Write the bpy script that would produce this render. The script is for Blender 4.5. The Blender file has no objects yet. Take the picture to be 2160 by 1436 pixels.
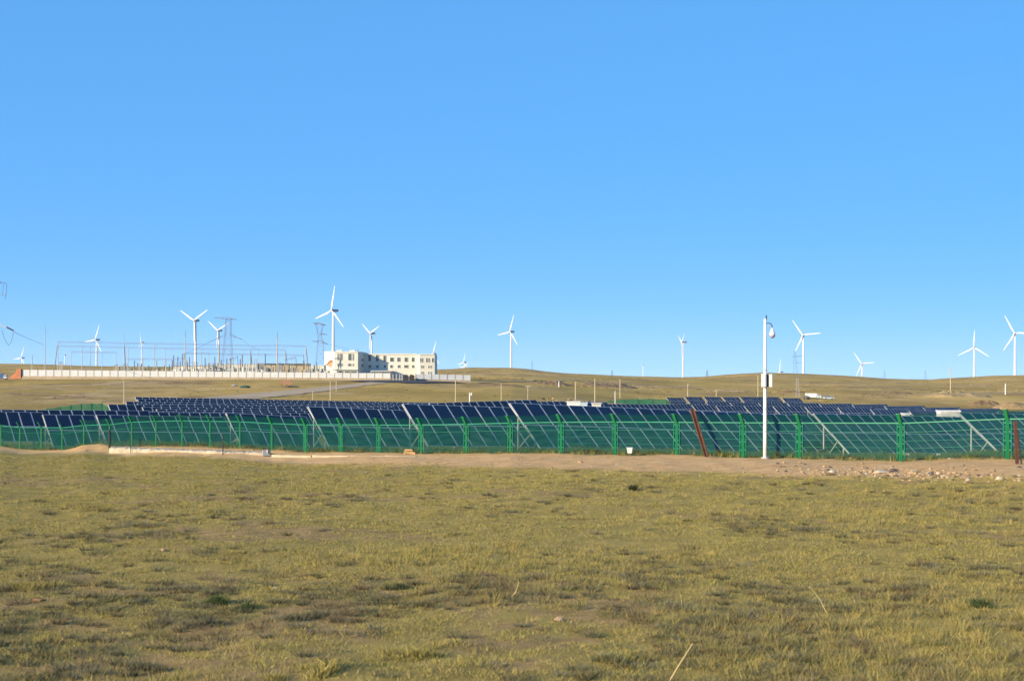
import bpy, math, random
import numpy as np
from mathutils import Vector, Matrix
random.seed(7); np.random.seed(7)
R = math.radians
scn = bpy.context.scene
C = scn.collection

# ------------------------------------------------------------------ camera
CAM_H, F, HOR = 4.15, 3000.0, 790.0          # metres, focal length in photo pixels, horizon row
cd = bpy.data.cameras.new('camera'); cam = bpy.data.objects.new('camera', cd); C.objects.link(cam)
cd.sensor_width = 36.0; cd.lens = 36.0 * F / 2160.0
cd.shift_y = (HOR - 718.0) / 2160.0
cd.clip_start = 0.1; cd.clip_end = 40000
cd.dof.use_dof = True; cd.dof.focus_distance = 95; cd.dof.aperture_fstop = 2.4
cam.location = (0, 0, CAM_H); cam.rotation_euler = (R(90), 0, 0)
scn.camera = cam

# ------------------------------------------------------------------ sky, sun, exposure
SUN_EL, SUN_AZ = R(17), math.atan2(-0.80, -0.60)   # azimuth measured from +Y towards +X
w = bpy.data.worlds.new('World'); scn.world = w; w.use_nodes = True
nt = w.node_tree; nt.nodes.clear()
sky = nt.nodes.new('ShaderNodeTexSky'); sky.sky_type = 'NISHITA'; sky.sun_disc = False
sky.sun_elevation = SUN_EL; sky.sun_rotation = SUN_AZ
sky.altitude = 1300; sky.air_density = 0.25; sky.dust_density = 0.0; sky.ozone_density = 4.0
hs = nt.nodes.new('ShaderNodeHueSaturation'); hs.inputs['Saturation'].default_value = 2.93; hs.inputs['Hue'].default_value = .5075; hs.inputs['Value'].default_value = 3.02
gm_ = nt.nodes.new('ShaderNodeGamma'); gm_.inputs[1].default_value = .195      # an even, hazeless summer sky
bg = nt.nodes.new('ShaderNodeBackground'); bg.inputs['Strength'].default_value = 0.15
wo = nt.nodes.new('ShaderNodeOutputWorld')
nt.links.new(sky.outputs[0], gm_.inputs[0]); nt.links.new(gm_.outputs[0], hs.inputs['Color']); nt.links.new(hs.outputs[0], bg.inputs[0]); nt.links.new(bg.outputs[0], wo.inputs[0])
sl = bpy.data.lights.new('sun', 'SUN'); sl.energy = 5.0; sl.angle = R(0.55); sl.color = (1.0, 0.82, 0.56)
so = bpy.data.objects.new('sun', sl); C.objects.link(so)
sdir = Vector((math.sin(SUN_AZ) * math.cos(SUN_EL), math.cos(SUN_AZ) * math.cos(SUN_EL), math.sin(SUN_EL)))
so.rotation_euler = (-sdir).to_track_quat('-Z', 'Y').to_euler(); so.location = sdir * 200
vs = scn.view_settings
vs.view_transform = 'Standard'; vs.look = 'None'; vs.gamma = 1.0; vs.use_curve_mapping = False; vs.exposure = 0.85

# ------------------------------------------------------------------ helpers
def new(name, me, parent=None, loc=None, rot=None):
    o = bpy.data.objects.new(name, me); C.objects.link(o)
    if parent is not None: o.parent = parent
    if loc is not None: o.location = loc
    if rot is not None: o.rotation_euler = rot
    return o
def tag(o, label=None, cat=None, group=None, kind=None):
    if label: o['label'] = label
    if cat: o['category'] = cat
    if group: o['group'] = group
    if kind: o['kind'] = kind
    return o
def thing(name, label, cat, loc=(0, 0, 0), rz=0.0, group=None):
    return tag(new(name, None, None, loc, (0, 0, rz)), label, cat, group)

class MB:
    """collects boxes, beams and tubes; .build() links them as one mesh object"""
    def __init__(s): s.v = []; s.f = []; s.m = []
    def add(s, vs_, fs, mi=0):
        n = len(s.v); s.v += [tuple(p) for p in vs_]
        s.f += [tuple(n + i for i in f) for f in fs]; s.m += [mi] * len(fs); return s
    def box(s, c, d, rz=0.0, mi=0):
        cx, cy, cz = c; hx, hy, hz = d[0] / 2, d[1] / 2, d[2] / 2
        cs, sn = math.cos(rz), math.sin(rz); p = []
        for z in (-hz, hz):
            for x, y in ((-hx, -hy), (hx, -hy), (hx, hy), (-hx, hy)):
                p.append((cx + x * cs - y * sn, cy + x * sn + y * cs, cz + z))
        return s.add(p, [(3, 2, 1, 0), (4, 5, 6, 7), (0, 1, 5, 4), (1, 2, 6, 5), (2, 3, 7, 6), (3, 0, 4, 7)], mi)
    def beam(s, a, b, w_, h_=None, mi=0, w2=None, up=(0, 0, 1)):
        h_ = h_ or w_; a = Vector(a); b = Vector(b); d = (b - a).normalized(); u = Vector(up)
        if abs(d.dot(u)) > .97: u = Vector((0, 1, 0)) if abs(d.y) < .9 else Vector((1, 0, 0))
        x = d.cross(u).normalized(); y = x.cross(d).normalized(); k = (w2 / w_) if w2 else 1.0; p = []
        for q, sc in ((a, 1.0), (b, k)):
            for i, j in ((-1, -1), (1, -1), (1, 1), (-1, 1)):
                p.append(q + x * (i * w_ / 2 * sc) + y * (j * h_ / 2 * sc))
        return s.add(p, [(0, 1, 2, 3), (7, 6, 5, 4), (1, 0, 4, 5), (2, 1, 5, 6), (3, 2, 6, 7), (0, 3, 7, 4)], mi)
    def tube(s, pts, rs, n=8, mi=0, caps=True):
        pts = [Vector(p) for p in pts]; rs = rs if hasattr(rs, '__len__') else [rs] * len(pts); vv = []; ff = []
        ref = None
        for i, p in enumerate(pts):
            d = (pts[min(i + 1, len(pts) - 1)] - pts[max(i - 1, 0)]).normalized()
            if ref is None: ref = Vector((0, 1, 0)) if abs(d.y) < .9 else Vector((1, 0, 0))
            x = (ref - d * ref.dot(d)).normalized(); y = d.cross(x); ref = x
            for k in range(n):
                a = 2 * math.pi * k / n; vv.append(p + (x * math.cos(a) + y * math.sin(a)) * rs[i])
        for i in range(len(pts) - 1):
            for k in range(n):
                ff.append((i * n + k, i * n + (k + 1) % n, (i + 1) * n + (k + 1) % n, (i + 1) * n + k))
        if caps: ff.append(tuple(reversed(range(n)))); ff.append(tuple(range((len(pts) - 1) * n, len(pts) * n)))
        return s.add(vv, ff, mi)
    def prism(s, poly, z0, z1, mi=0):
        n = len(poly); area = sum(poly[i][0] * poly[(i + 1) % n][1] - poly[(i + 1) % n][0] * poly[i][1] for i in range(n))
        if area < 0: poly = poly[::-1]
        p = [(x, y, z0) for x, y in poly] + [(x, y, z1) for x, y in poly]
        fs = [tuple(reversed(range(n))), tuple(range(n, 2 * n))] + [(i, (i + 1) % n, n + (i + 1) % n, n + i) for i in range(n)]
        return s.add(p, fs, mi)
    def mesh(s, name, *mats, smooth=False):
        me = bpy.data.meshes.new(name); me.from_pydata(s.v, [], s.f)
        for m_ in mats: me.materials.append(m_)
        me.polygons.foreach_set('material_index', s.m)
        if smooth: me.polygons.foreach_set('use_smooth', [True] * len(s.f))
        me.update(); return me
    def build(s, name, *mats, parent=None, loc=None, rot=None, smooth=False):
        return new(name, s.mesh(name, *mats, smooth=smooth), parent, loc, rot)

# ------------------------------------------------------------------ materials
def M(name, col, rough=.7, metal=0.0, var=.12, scale=3.0, spec=.3, bump=0.0, col2=None):
    m = bpy.data.materials.new(name); m.use_nodes = True; n = m.node_tree; b = n.nodes['Principled BSDF']
    b.inputs['Roughness'].default_value = rough; b.inputs['Metallic'].default_value = metal
    b.inputs['Specular IOR Level'].default_value = spec
    tc = n.nodes.new('ShaderNodeTexCoord'); no = n.nodes.new('ShaderNodeTexNoise')
    no.inputs['Scale'].default_value = scale; no.inputs['Detail'].default_value = 5; no.inputs['Roughness'].default_value = .6
    n.links.new(tc.outputs['Object'], no.inputs['Vector'])
    rp = n.nodes.new('ShaderNodeValToRGB'); e = rp.color_ramp.elements
    a = tuple(c * (1 - var) for c in col); z = tuple(min(1, c * (1 + var)) for c in (col2 or col))
    e[0].position = .3; e[0].color = (*a, 1); e[1].position = .7; e[1].color = (*z, 1)
    n.links.new(no.outputs['Fac'], rp.inputs['Fac']); n.links.new(rp.outputs['Color'], b.inputs['Base Color'])
    if bump:
        bp = n.nodes.new('ShaderNodeBump'); bp.inputs['Strength'].default_value = bump; bp.inputs['Distance'].default_value = .05
        n.links.new(no.outputs['Fac'], bp.inputs['Height']); n.links.new(bp.outputs['Normal'], b.inputs['Normal'])
    return m
m_white = M('turbine_white', (.60, .61, .62), .5, var=.05, scale=.05)
m_nac = M('grey_and_nacelle_shade', (.30, .31, .33), .5, var=.06, scale=.1)  # nacelle shade painted in as grey; also plain grey for boxes and blocks
m_mast = M('mast_white', (.64, .64, .63), .45, var=.10)
m_alu = M('aluminium', (.58, .59, .60), .38, metal=.35, var=.06, spec=.5)
m_galv = M('galvanised_steel', (.46, .47, .48), .42, metal=.3, var=.08, spec=.5)
m_green = M('green_paint', (.004, .165, .055), .42, var=.15, spec=.5, scale=2)
m_greenrail = M('pale_green_rail', (.010, .185, .105), .4, var=.15, spec=.5, scale=2)
m_dsteel = M('dark_steel', (.035, .032, .035), .6, var=.25)
m_rust = M('rusty_brown', (.085, .036, .022), .75, var=.35, scale=4, bump=.3)
m_wood = M('weathered_board', (.40, .27, .13), .8, var=.25, scale=6)
m_conc = M('pole_concrete', (.42, .36, .26), .85, var=.1)
m_slab = M('pale_concrete', (.36, .31, .235), .85, var=.28, scale=1.2, bump=.3)
m_wallp = M('white_wall_panel', (.50, .53, .55), .7, var=.07, scale=.4)
m_wallpost = M('wall_post', (.22, .20, .20), .7, var=.15)
m_plinth = M('wall_plinth', (.33, .27, .19), .85, var=.14, scale=.5)
m_cream = M('cream_render', (.56, .56, .50), .8, var=.06, scale=.25)
m_white_r = M('white_and_sunlit_gable', (.76, .76, .73), .8, var=.04, scale=.25)  # plain white parts; on the gable, sunlight painted in as a whiter colour
m_trim = M('cream_trim', (.60, .60, .54), .8, var=.05, scale=.3)
m_glass = M('window_glass', (.085, .11, .12), .12, var=.3, scale=.2, spec=.6)
m_frame = M('window_frame', (.55, .56, .55), .5, var=.05)
m_brick = M('orange_brick', (.42, .17, .09), .85, var=.2, scale=1.0)
m_hoard = M('brown_hoarding', (.27, .16, .10), .85, var=.25, scale=.7)
m_eq = M('porcelain_grey', (.36, .37, .36), .5, var=.2, scale=.5)
m_eqd = M('dark_switchgear', (.14, .14, .13), .6, var=.25, scale=.5)
m_eqw = M('pale_cabinet', (.52, .52, .48), .6, var=.1, scale=.3)
m_tan = M('tan_blockwork', (.36, .30, .20), .85, var=.12, scale=.4)
m_lat = M('lattice_steel', (.16, .18, .19), .55, metal=.2, var=.12)
m_wire = M('conductor', (.14, .17, .20), .5, metal=.3, var=.1)
m_ins = M('insulator_brown', (.10, .07, .07), .4, var=.2)
m_asph = M('asphalt', (.052, .052, .06), .9, var=.2, scale=.4)
m_road = M('pale_track', (.40, .295, .18), .95, var=.12, scale=.25)
m_rock = M('rubble_stone', (.33, .23, .135), .9, var=.3, scale=2.5, bump=.6)
m_rockd = M('dark_stone', (.10, .085, .075), .85, var=.35, scale=3, bump=.5)
m_rockw = M('pale_stone', (.42, .36, .27), .85, var=.15, scale=3, bump=.4)
m_spoil0 = M('red_earth', (.25, .13, .06), .95, var=.25, scale=3, bump=.5)
m_black = M('black_rubber', (.02, .02, .02), .7, var=.2)
m_blue = M('blue_paint', (.03, .08, .22), .4, var=.1, spec=.5)
m_pblue = M('pale_blue_paint', (.42, .52, .58), .4, var=.1, spec=.5)
m_straw = M('dry_straw', (.50, .40, .20), .85, var=.12, scale=9)
m_tarp = M('dark_green_tarp', (.035, .075, .05), .6, var=.3, scale=.8)
m_mural = M('mural_paint', (.40, .16, .08), .8, var=.35, scale=.8, col2=(.50, .28, .16))
m_dash = M('dome_purple_grey', (.30, .26, .34), .4, var=.1)

# solar glass: navy cells with faint silver grid lines
m_pv = bpy.data.materials.new('solar_glass'); m_pv.use_nodes = True
n = m_pv.node_tree; b = n.nodes['Principled BSDF']
tc = n.nodes.new('ShaderNodeTexCoord'); br = n.nodes.new('ShaderNodeTexBrick')
br.offset = 0.0; br.inputs['Scale'].default_value = 1.0
br.inputs['Color1'].default_value = (.0025, .0045, .018, 1); br.inputs['Color2'].default_value = (.0032, .006, .024, 1)
br.inputs['Mortar'].default_value = (.008, .012, .035, 1); br.inputs['Mortar Size'].default_value = .004
br.inputs['Brick Width'].default_value = .158; br.inputs['Row Height'].default_value = .158
oi = n.nodes.new('ShaderNodeObjectInfo'); hv = n.nodes.new('ShaderNodeHueSaturation')
mr = n.nodes.new('ShaderNodeMapRange'); mr.inputs['To Min'].default_value = .75; mr.inputs['To Max'].default_value = 1.3
n.links.new(oi.outputs['Random'], mr.inputs['Value']); n.links.new(mr.outputs[0], hv.inputs['Value'])
n.links.new(tc.outputs['Object'], br.inputs['Vector']); n.links.new(br.outputs['Color'], hv.inputs['Color'])
n.links.new(hv.outputs[0], b.inputs['Base Color'])
b.inputs['Roughness'].default_value = .16; b.inputs['Specular IOR Level'].default_value = .38

# woven green netting: threads with see-through holes between
def net_material(name, col, clear):
    m = bpy.data.materials.new(name); m.use_nodes = True; n = m.node_tree; b = n.nodes['Principled BSDF']; out = n.nodes['Material Output']
    b.inputs['Base Color'].default_value = (*col, 1); b.inputs['Roughness'].default_value = .6
    b.inputs['Specular IOR Level'].default_value = .2
    tl = n.nodes.new('ShaderNodeBsdfTranslucent'); tl.inputs[0].default_value = (*col, 1)
    mx0 = n.nodes.new('ShaderNodeMixShader'); mx0.inputs[0].default_value = .35
    n.links.new(b.outputs[0], mx0.inputs[1]); n.links.new(tl.outputs[0], mx0.inputs[2])
    tr = n.nodes.new('ShaderNodeBsdfTransparent'); mx = n.nodes.new('ShaderNodeMixShader')
    tc = n.nodes.new('ShaderNodeTexCoord'); no = n.nodes.new('ShaderNodeTexNoise'); no.inputs['Scale'].default_value = 1.3; no.inputs['Detail'].default_value = 3
    mr = n.nodes.new('ShaderNodeMapRange'); mr.inputs['To Min'].default_value = clear - .10; mr.inputs['To Max'].default_value = clear + .10
    mr.inputs['From Min'].default_value = .3; mr.inputs['From Max'].default_value = .7
    n.links.new(tc.outputs['Object'], no.inputs['Vector']); n.links.new(no.outputs['Fac'], mr.inputs['Value']); n.links.new(mr.outputs[0], mx.inputs[0])
    n.links.new(mx0.outputs[0], mx.inputs[1]); n.links.new(tr.outputs[0], mx.inputs[2]); n.links.new(mx.outputs[0], out.inputs['Surface'])
    return m
m_net = net_material('green_netting', (.001, .088, .064), .50)
m_netfar = net_material('far_green_netting', (.02, .30, .15), .22)

# ------------------------------------------------------------------ terrain
FA, FB = 77.8, .834                                # fence line:  Y = FA - FB * X
def fence_y(t): return FA / (1 + FB * t)
POST = [(-62, 941), (2, 942), (42, 947), (87, 948), (131, 949), (177, 945), (231, 944), (278, 940), (329, 939), (384, 939), (443, 941), (506, 943), (573, 948),
        (644, 952), (719, 953), (799, 955), (888, 957), (983, 956.5), (1076, 956), (1183, 956), (1297, 957.5), (1427, 960.5), (1567, 964), (1686, 966.5),
        (1900, 971), (2125, 966), (2345, 968)]
_pt = np.array([(p[0] - 1080) / F for p in POST]); _pz = np.array([CAM_H - (p[1] - HOR) / F * fence_y((p[0] - 1080) / F) for p in POST])
TK = np.array([-.45, -.36, -.30, -.227, -.08, 0, .10, .20, .30, .36, .45])
KN = {  # ground height at distance Y for each column of TK
 150: [-2.3, -2.3, -2.2, -2.2, -2.3, -2.5, -2.8, -3.0, -3.2, -3.2, -3.2],
 210: [-2.3, -2.3, -2.2, -2.1, -3.0, -3.0, -3.6, -4.2, -4.8, -5.0, -5.0],
 300: [-2.1, -2.1, -2.0, -1.8, -1.5, -1.7, -4.0, -5.2, -6.0, -6.3, -6.3],
 350: [-1.5, -1.5, -1.4, -1.4, -1.2, -1.3, -4.5, -5.8, -7.0, -7.3, -7.3],
 480: [.5, .5, .5, .4, .2, -.5, -5.4, -6.4, -6.5, -6.4, -6.4],
 552: [2.5, 2.5, 2.5, 2.4, 1.9, .3, -4.2, -4.9, -5.2, -5.2, -5.2],
 620: [2.8, 2.8, 2.8, 2.8, 2.6, 1.0, -3.3, -4.4, -4.7, -4.6, -4.6],
 760: [3.0, 3.0, 3.0, 3.0, 3.0, 2.0, -2.0, -3.8, -3.9, -3.6, -3.6],
 1050: [6.0, 6.0, 5.6, 5.4, 6.0, 6.4, 1.0, -1.5, -3.0, -1.8, -1.8]}
SIL = np.array([(-400, 768), (0, 766), (60, 767), (150, 770), (240, 772), (450, 774), (700, 777), (917, 779), (955, 778), (985, 775.5), (1000, 775), (1080, 776), (1110, 778), (1150, 783),
       (1200, 787.5), (1250, 790), (1300, 792), (1350, 794), (1440, 796), (1480, 794), (1530, 789), (1580, 785.5), (1610, 784.5), (1650, 786), (1700, 788),
       (1760, 791), (1820, 795), (1870, 799.5), (1910, 800.5), (1960, 801), (2000, 798), (2050, 795), (2100, 791.5), (2160, 790), (2500, 788)], float)
_rng = np.random.RandomState(3); _lat = _rng.rand(256, 256)
def vnoise(x, y):
    xi = np.floor(x).astype(int); yi = np.floor(y).astype(int); fx = x - xi; fy = y - yi
    fx = fx * fx * (3 - 2 * fx); fy = fy * fy * (3 - 2 * fy)
    g = lambda i, j: _lat[i & 255, j & 255]
    return (g(xi, yi) * (1 - fx) + g(xi + 1, yi) * fx) * (1 - fy) + (g(xi, yi + 1) * (1 - fx) + g(xi + 1, yi + 1) * fx) * fy
CREST = 1500.0
def bare(X, Y):
    f = .30 * vnoise(X * .16 + 11, Y * .16 + 52) + .35 * vnoise(X * .55 + 70, Y * .55 + 3) + .35 * vnoise(X * 1.7 + 8, Y * 1.7 + 33)
    return np.clip((f - .50 + .05 * np.clip(1.4 - np.hypot(X, Y) / 40, 0, 1)) / .24, 0, 1)
def ground(X, Y):
    X = np.atleast_1d(np.asarray(X, float)); Y = np.atleast_1d(np.asarray(Y, float))
    r = np.hypot(X, Y); az = np.clip(np.arctan2(X, Y), -.40, .40); t = np.tan(az); Ye = r * np.cos(az)
    yf = fence_y(t); zf = np.interp(t, _pt, _pz); one = np.ones_like(t)
    zd = np.interp(t, TK, [-2.2, -2.1, -2.0, -1.7, -1.0, -.8, -1.0, -1.3, -1.3, -1.3, -1.3])
    sil = np.interp(1080 + F * t, SIL[:, 0], SIL[:, 1]); zc = CAM_H - (sil - HOR) / F * CREST
    led = np.clip((t + .30) / .03, 0, 1) * np.clip((-.07 - t) / .10, 0, 1)      # lower ground before the concrete ledge
    ks = [(0 * one, 0 * one), (20 * one, 0 * one), (40 * one, .05 * zf), (yf - 14, .75 * zf - .30 * led), (yf - 5.5, zf - .42 * led), (yf - 3, zf - .1 * led), (yf + 1, zf), (yf + 7, zf - .08), (yf + 15, zd)]
    ks += [(k * one, np.interp(t, TK, v)) for k, v in KN.items()]
    ks += [(CREST * one, zc), (1.12 * CREST * one, zc - .8), (3500 * one, CAM_H - (sil + 4 - HOR) / F * 3500), (16000 * one, CAM_H - (sil + 7 - HOR) / F * 16000)]
    z = np.zeros_like(t)
    taps = (.965, .982, 1.0, 1.018, 1.035)
    for s in taps:
        q = Ye * s; zz = np.full_like(t, 0.0)
        for (y0, z0), (y1, z1) in zip(ks[:-1], ks[1:]):
            u = np.clip((q - y0) / (y1 - y0), 0, 1); inside = (q >= y0) & (q < y1)
            zz = np.where(inside, z0 + (z1 - z0) * u, zz)
        zz = np.where(q >= ks[-1][0], ks[-1][1], zz); z += zz / len(taps)
    amp = np.clip((r - 100) / 900, 0, 1)
    z += (vnoise(X * .35 + 40, Y * .35 + 7) - .5) * .13 + (vnoise(X * 1.3, Y * 1.3) - .5) * .08
    z += amp * ((vnoise(X * .012 + 9, Y * .012) - .5) * 1.3 + (vnoise(X * .045, Y * .045) - .5) * .5) * (np.abs(Ye - 600) > 90)
    # spoil mound beside the left fence
    z += (.28 + .35 * vnoise(X * .9, Y * .9)) * np.exp(-(((X + 29.9) / 2.0) ** 2 + ((Y - 103.2) / 1.8) ** 2))
    return z
def gz(X, Y): return float(ground(X, Y)[0])
def P(px, py, Y): return Vector(((px - 1080) / F * Y, Y, CAM_H - (py - HOR) / F * Y))
def PX(px, Y): return (px - 1080) / F * Y
_ys = np.concatenate([np.linspace(18, 130, 600), np.geomspace(130.1, 1600, 1200)])
def hit(px, py):
    """first ground point seen at a photo pixel"""
    t = (px - 1080) / F; z = ground(t * _ys, _ys); ray = CAM_H - (py - HOR) / F * _ys
    i = np.argmax(ray <= z)
    return Vector((t * _ys[i], _ys[i], float(z[i])))

az = np.concatenate([np.linspace(-180, -26, 44)[:-1], np.linspace(-26, -22, 14)[:-1], np.linspace(-22, 22, 340), np.linspace(22, 26, 14)[1:], np.linspace(26, 180, 44)[1:-1]])
rr = np.concatenate([[.8], np.geomspace(2, 8000, 420)])
A, Rr = np.meshgrid(np.radians(az), rr); gx = Rr * np.sin(A); gy = Rr * np.cos(A)
zz = ground(gx.ravel(), gy.ravel()); nr, na = gx.shape
verts = np.stack([gx.ravel(), gy.ravel(), zz], 1)
idx = np.arange(nr * na).reshape(nr, na); nx = np.roll(idx, -1, axis=1)
quads = np.stack([idx[:-1].ravel(), idx[1:].ravel(), nx[1:].ravel(), nx[:-1].ravel()], 1)[:, ::-1]
verts = np.vstack([verts, [[0, 0, gz(0, .01)]]]); cen = len(verts) - 1
fan = [(int(idx[0, (k + 1) % na]), int(idx[0, k]), cen) for k in range(na)]
gm = bpy.data.meshes.new('ground'); gm.from_pydata(verts.tolist(), [], quads.tolist() + fan)
gm.polygons.foreach_set('use_smooth', [True] * len(gm.polygons)); gm.update()
ba = gm.attributes.new('bare', 'FLOAT', 'POINT'); ba.data.foreach_set('value', bare(verts[:, 0], verts[:, 1]).astype(np.float32))

m_gr = bpy.data.materials.new('steppe_ground'); m_gr.use_nodes = True
n = m_gr.node_tree; L = n.links.new; b = n.nodes['Principled BSDF']; b.inputs['Roughness'].default_value = .95; b.inputs['Specular IOR Level'].default_value = .08
geo = n.nodes.new('ShaderNodeNewGeometry')
def noise(scale, detail=6, rough=.6, stretch=None):
    no = n.nodes.new('ShaderNodeTexNoise'); no.inputs['Scale'].default_value = scale; no.inputs['Detail'].default_value = detail; no.inputs['Roughness'].default_value = rough
    if stretch:
        mp = n.nodes.new('ShaderNodeMapping'); mp.inputs['Scale'].default_value = stretch; L(geo.outputs['Position'], mp.inputs[0]); L(mp.outputs[0], no.inputs['Vector'])
    else: L(geo.outputs['Position'], no.inputs['Vector'])
    return no.outputs['Fac']
def ramp(fac, stops):
    rp = n.nodes.new('ShaderNodeValToRGB'); e = rp.color_ramp.elements
    while len(e) < len(stops): e.new(.5)
    for q, (p, c) in zip(e, stops): q.position = p; q.color = (*c, 1) if len(c) == 3 else c
    L(fac, rp.inputs['Fac']); return rp.outputs['Color']
def mix(fac, a, c):
    mx = n.nodes.new('ShaderNodeMix'); mx.data_type = 'RGBA'; L(fac, mx.inputs[0]); L(a, mx.inputs[6]); L(c, mx.inputs[7]); return mx.outputs[2]
def math_(op, a, c=None, clamp=False):
    mt = n.nodes.new('ShaderNodeMath'); mt.operation = op; mt.use_clamp = clamp
    for k, v in enumerate((a, c)):
        if v is None: continue
        if isinstance(v, (int, float)): mt.inputs[k].default_value = v
        else: L(v, mt.inputs[k])
    return mt.outputs[0]
def maprange(v, a, c):
    mr = n.nodes.new('ShaderNodeMapRange'); mr.interpolation_type = 'SMOOTHSTEP'; mr.inputs['From Min'].default_value = a; mr.inputs['From Max'].default_value = c; L(v, mr.inputs['Value']); return mr.outputs[0]
grass = ramp(noise(.9, 8, .7), [(.25, (.19, .14, .045)), (.45, (.29, .22, .066)), (.6, (.35, .265, .085)), (.8, (.43, .315, .13))])
soil = ramp(noise(1.7, 8, .7), [(.3, (.20, .135, .055)), (.5, (.31, .21, .085)), (.7, (.42, .285, .13))])
at_b = n.nodes.new('ShaderNodeAttribute'); at_b.attribute_name = 'bare'
near = mix(maprange(math_('ADD', at_b.outputs['Fac'], math_('MULTIPLY', math_('SUBTRACT', noise(1.9, 7, .75), .5), 1.6)), .25, .8), grass, soil)
dirt = ramp(noise(1.1, 9, .72), [(.3, (.41, .24, .105)), (.5, (.58, .36, .165)), (.7, (.68, .45, .22))])
far = ramp(noise(.018, 8, .62, (1, .45, 1)), [(.38, (.285, .19, .053)), (.47, (.375, .255, .064)), (.54, (.43, .285, .078)), (.63, (.55, .355, .115))])
rocky = ramp(noise(.06, 8, .75, (1, .5, 1)), [(.40, (.20, .13, .06)), (.5, (.35, .235, .105)), (.60, (.54, .37, .185))])
far = mix(maprange(noise(.012, 7, .7, (1, .6, 1)), .48, .62), far, rocky)
sx = n.nodes.new('ShaderNodeSeparateXYZ'); L(geo.outputs['Position'], sx.inputs[0])
dist = math_('MULTIPLY', math_('SUBTRACT', FA, math_('ADD', math_('MULTIPLY', sx.outputs[0], FB), sx.outputs[1])), .768)
edge = math_('ADD', dist, math_('MULTIPLY', math_('SUBTRACT', noise(.35, 6, .65), .5), 9.0))
wid = maprange(sx.outputs[0], -26, 4)                                    # bare strip is wider on the right
lim = math_('ADD', 3.4, math_('MULTIPLY', wid, 6.6))
strip = math_('MULTIPLY', math_('SUBTRACT', 1.0, maprange(math_('SUBTRACT', edge, lim), -1.2, 1.6)), maprange(math_('ADD', dist, math_('MULTIPLY', noise(.8, 4), 2.0)), .2, 1.3))
strip = math_('MULTIPLY', strip, maprange(noise(2.4, 7, .75), .20, .42))
lush = ramp(noise(1.4, 7, .7), [(.3, (.12, .12, .035)), (.7, (.24, .20, .085))])
wob = math_('MULTIPLY', math_('SUBTRACT', noise(.09, 3, .5), .5), 5.0); td = math_('ADD', dist, wob)
rut = math_('SUBTRACT', 1.0, maprange(math_('ABSOLUTE', math_('SUBTRACT', math_('ABSOLUTE', math_('SUBTRACT', td, 4.2)), .85)), .12, .38))
rut = math_('MULTIPLY', rut, maprange(noise(.5, 6, .7), .38, .62))
packed = ramp(noise(2.2, 6, .7), [(.3, (.50, .36, .21)), (.7, (.66, .48, .29))])
near = mix(strip, near, dirt); near = mix(math_('MULTIPLY', rut, .75), near, packed)
inside = math_('SUBTRACT', 1.0, maprange(dist, -.6, .5))
near = mix(inside, near, lush)
ln = n.nodes.new('ShaderNodeVectorMath'); ln.operation = 'LENGTH'; L(geo.outputs['Position'], ln.inputs[0])
col = mix(maprange(ln.outputs['Value'], 150, 300), near, far)
L(col, b.inputs['Base Color'])
bp = n.nodes.new('ShaderNodeBump'); bp.inputs['Strength'].default_value = .7; bp.inputs['Distance'].default_value = .14
L(noise(2.4, 10, .8), bp.inputs['Height']); L(bp.outputs[0], b.inputs['Normal'])
gm.materials.append(m_gr)
tag(new('ground', gm), 'dry olive steppe ground rolling to low hills', None, None, 'structure')

# ------------------------------------------------------------------ roads
def ribbon(name, pix, wid, mat, label, lift=.12):
    pts = [hit(*p) for p in pix]; res = []
    for a, c in zip(pts[:-1], pts[1:]):
        k = max(2, int((c - a).length / 3))
        for i in range(k): res.append(a.lerp(c, i / k))
    res.append(pts[-1]); mb = MB(); vv = []; ff = []
    for i, p in enumerate(res):
        d = (res[min(i + 2, len(res) - 1)] - res[max(i - 2, 0)]); d.z = 0; d.normalize(); s = Vector((-d.y, d.x, 0)); wd = wid if not callable(wid) else wid(i / (len(res) - 1))
        for j in range(5):
            q = p + s * wd * (j / 4 - .5); vv.append((q.x, q.y, gz(q.x, q.y) + lift))
    for i in range(len(res) - 1):
        for j in range(4): ff.append((i * 5 + j, i * 5 + j + 1, i * 5 + 6 + j, i * 5 + 5 + j))
    mb.add(vv, ff); o = mb.build(name, mat); return tag(o, label, None, None, 'structure')
ribbon('road', [(868, 800.5), (835, 803), (790, 808), (735, 814), (690, 819.5), (640, 825), (590, 830), (530, 836), (470, 842)], lambda u: 7 + 9 * u, m_road, 'pale dirt road curving down from the gate')
ribbon('hill_track', [(1004, 808), (1060, 805.5), (1120, 803), (1190, 802.5), (1260, 804.5), (1330, 808)], 3.2, m_road, 'faint dirt track along the middle hill foot', .25)
ribbon('slope_track', [(1780, 815), (1850, 817), (1930, 821), (2010, 826), (2100, 829), (2160, 831)], 3.0, m_road, 'faint dirt track along the right slope', .25)
ribbon('asphalt_apron', [(800, 807), (850, 805.5), (900, 806), (935, 808.5)], 34, m_asph, 'dark asphalt apron before the compound gate', .3)

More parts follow.
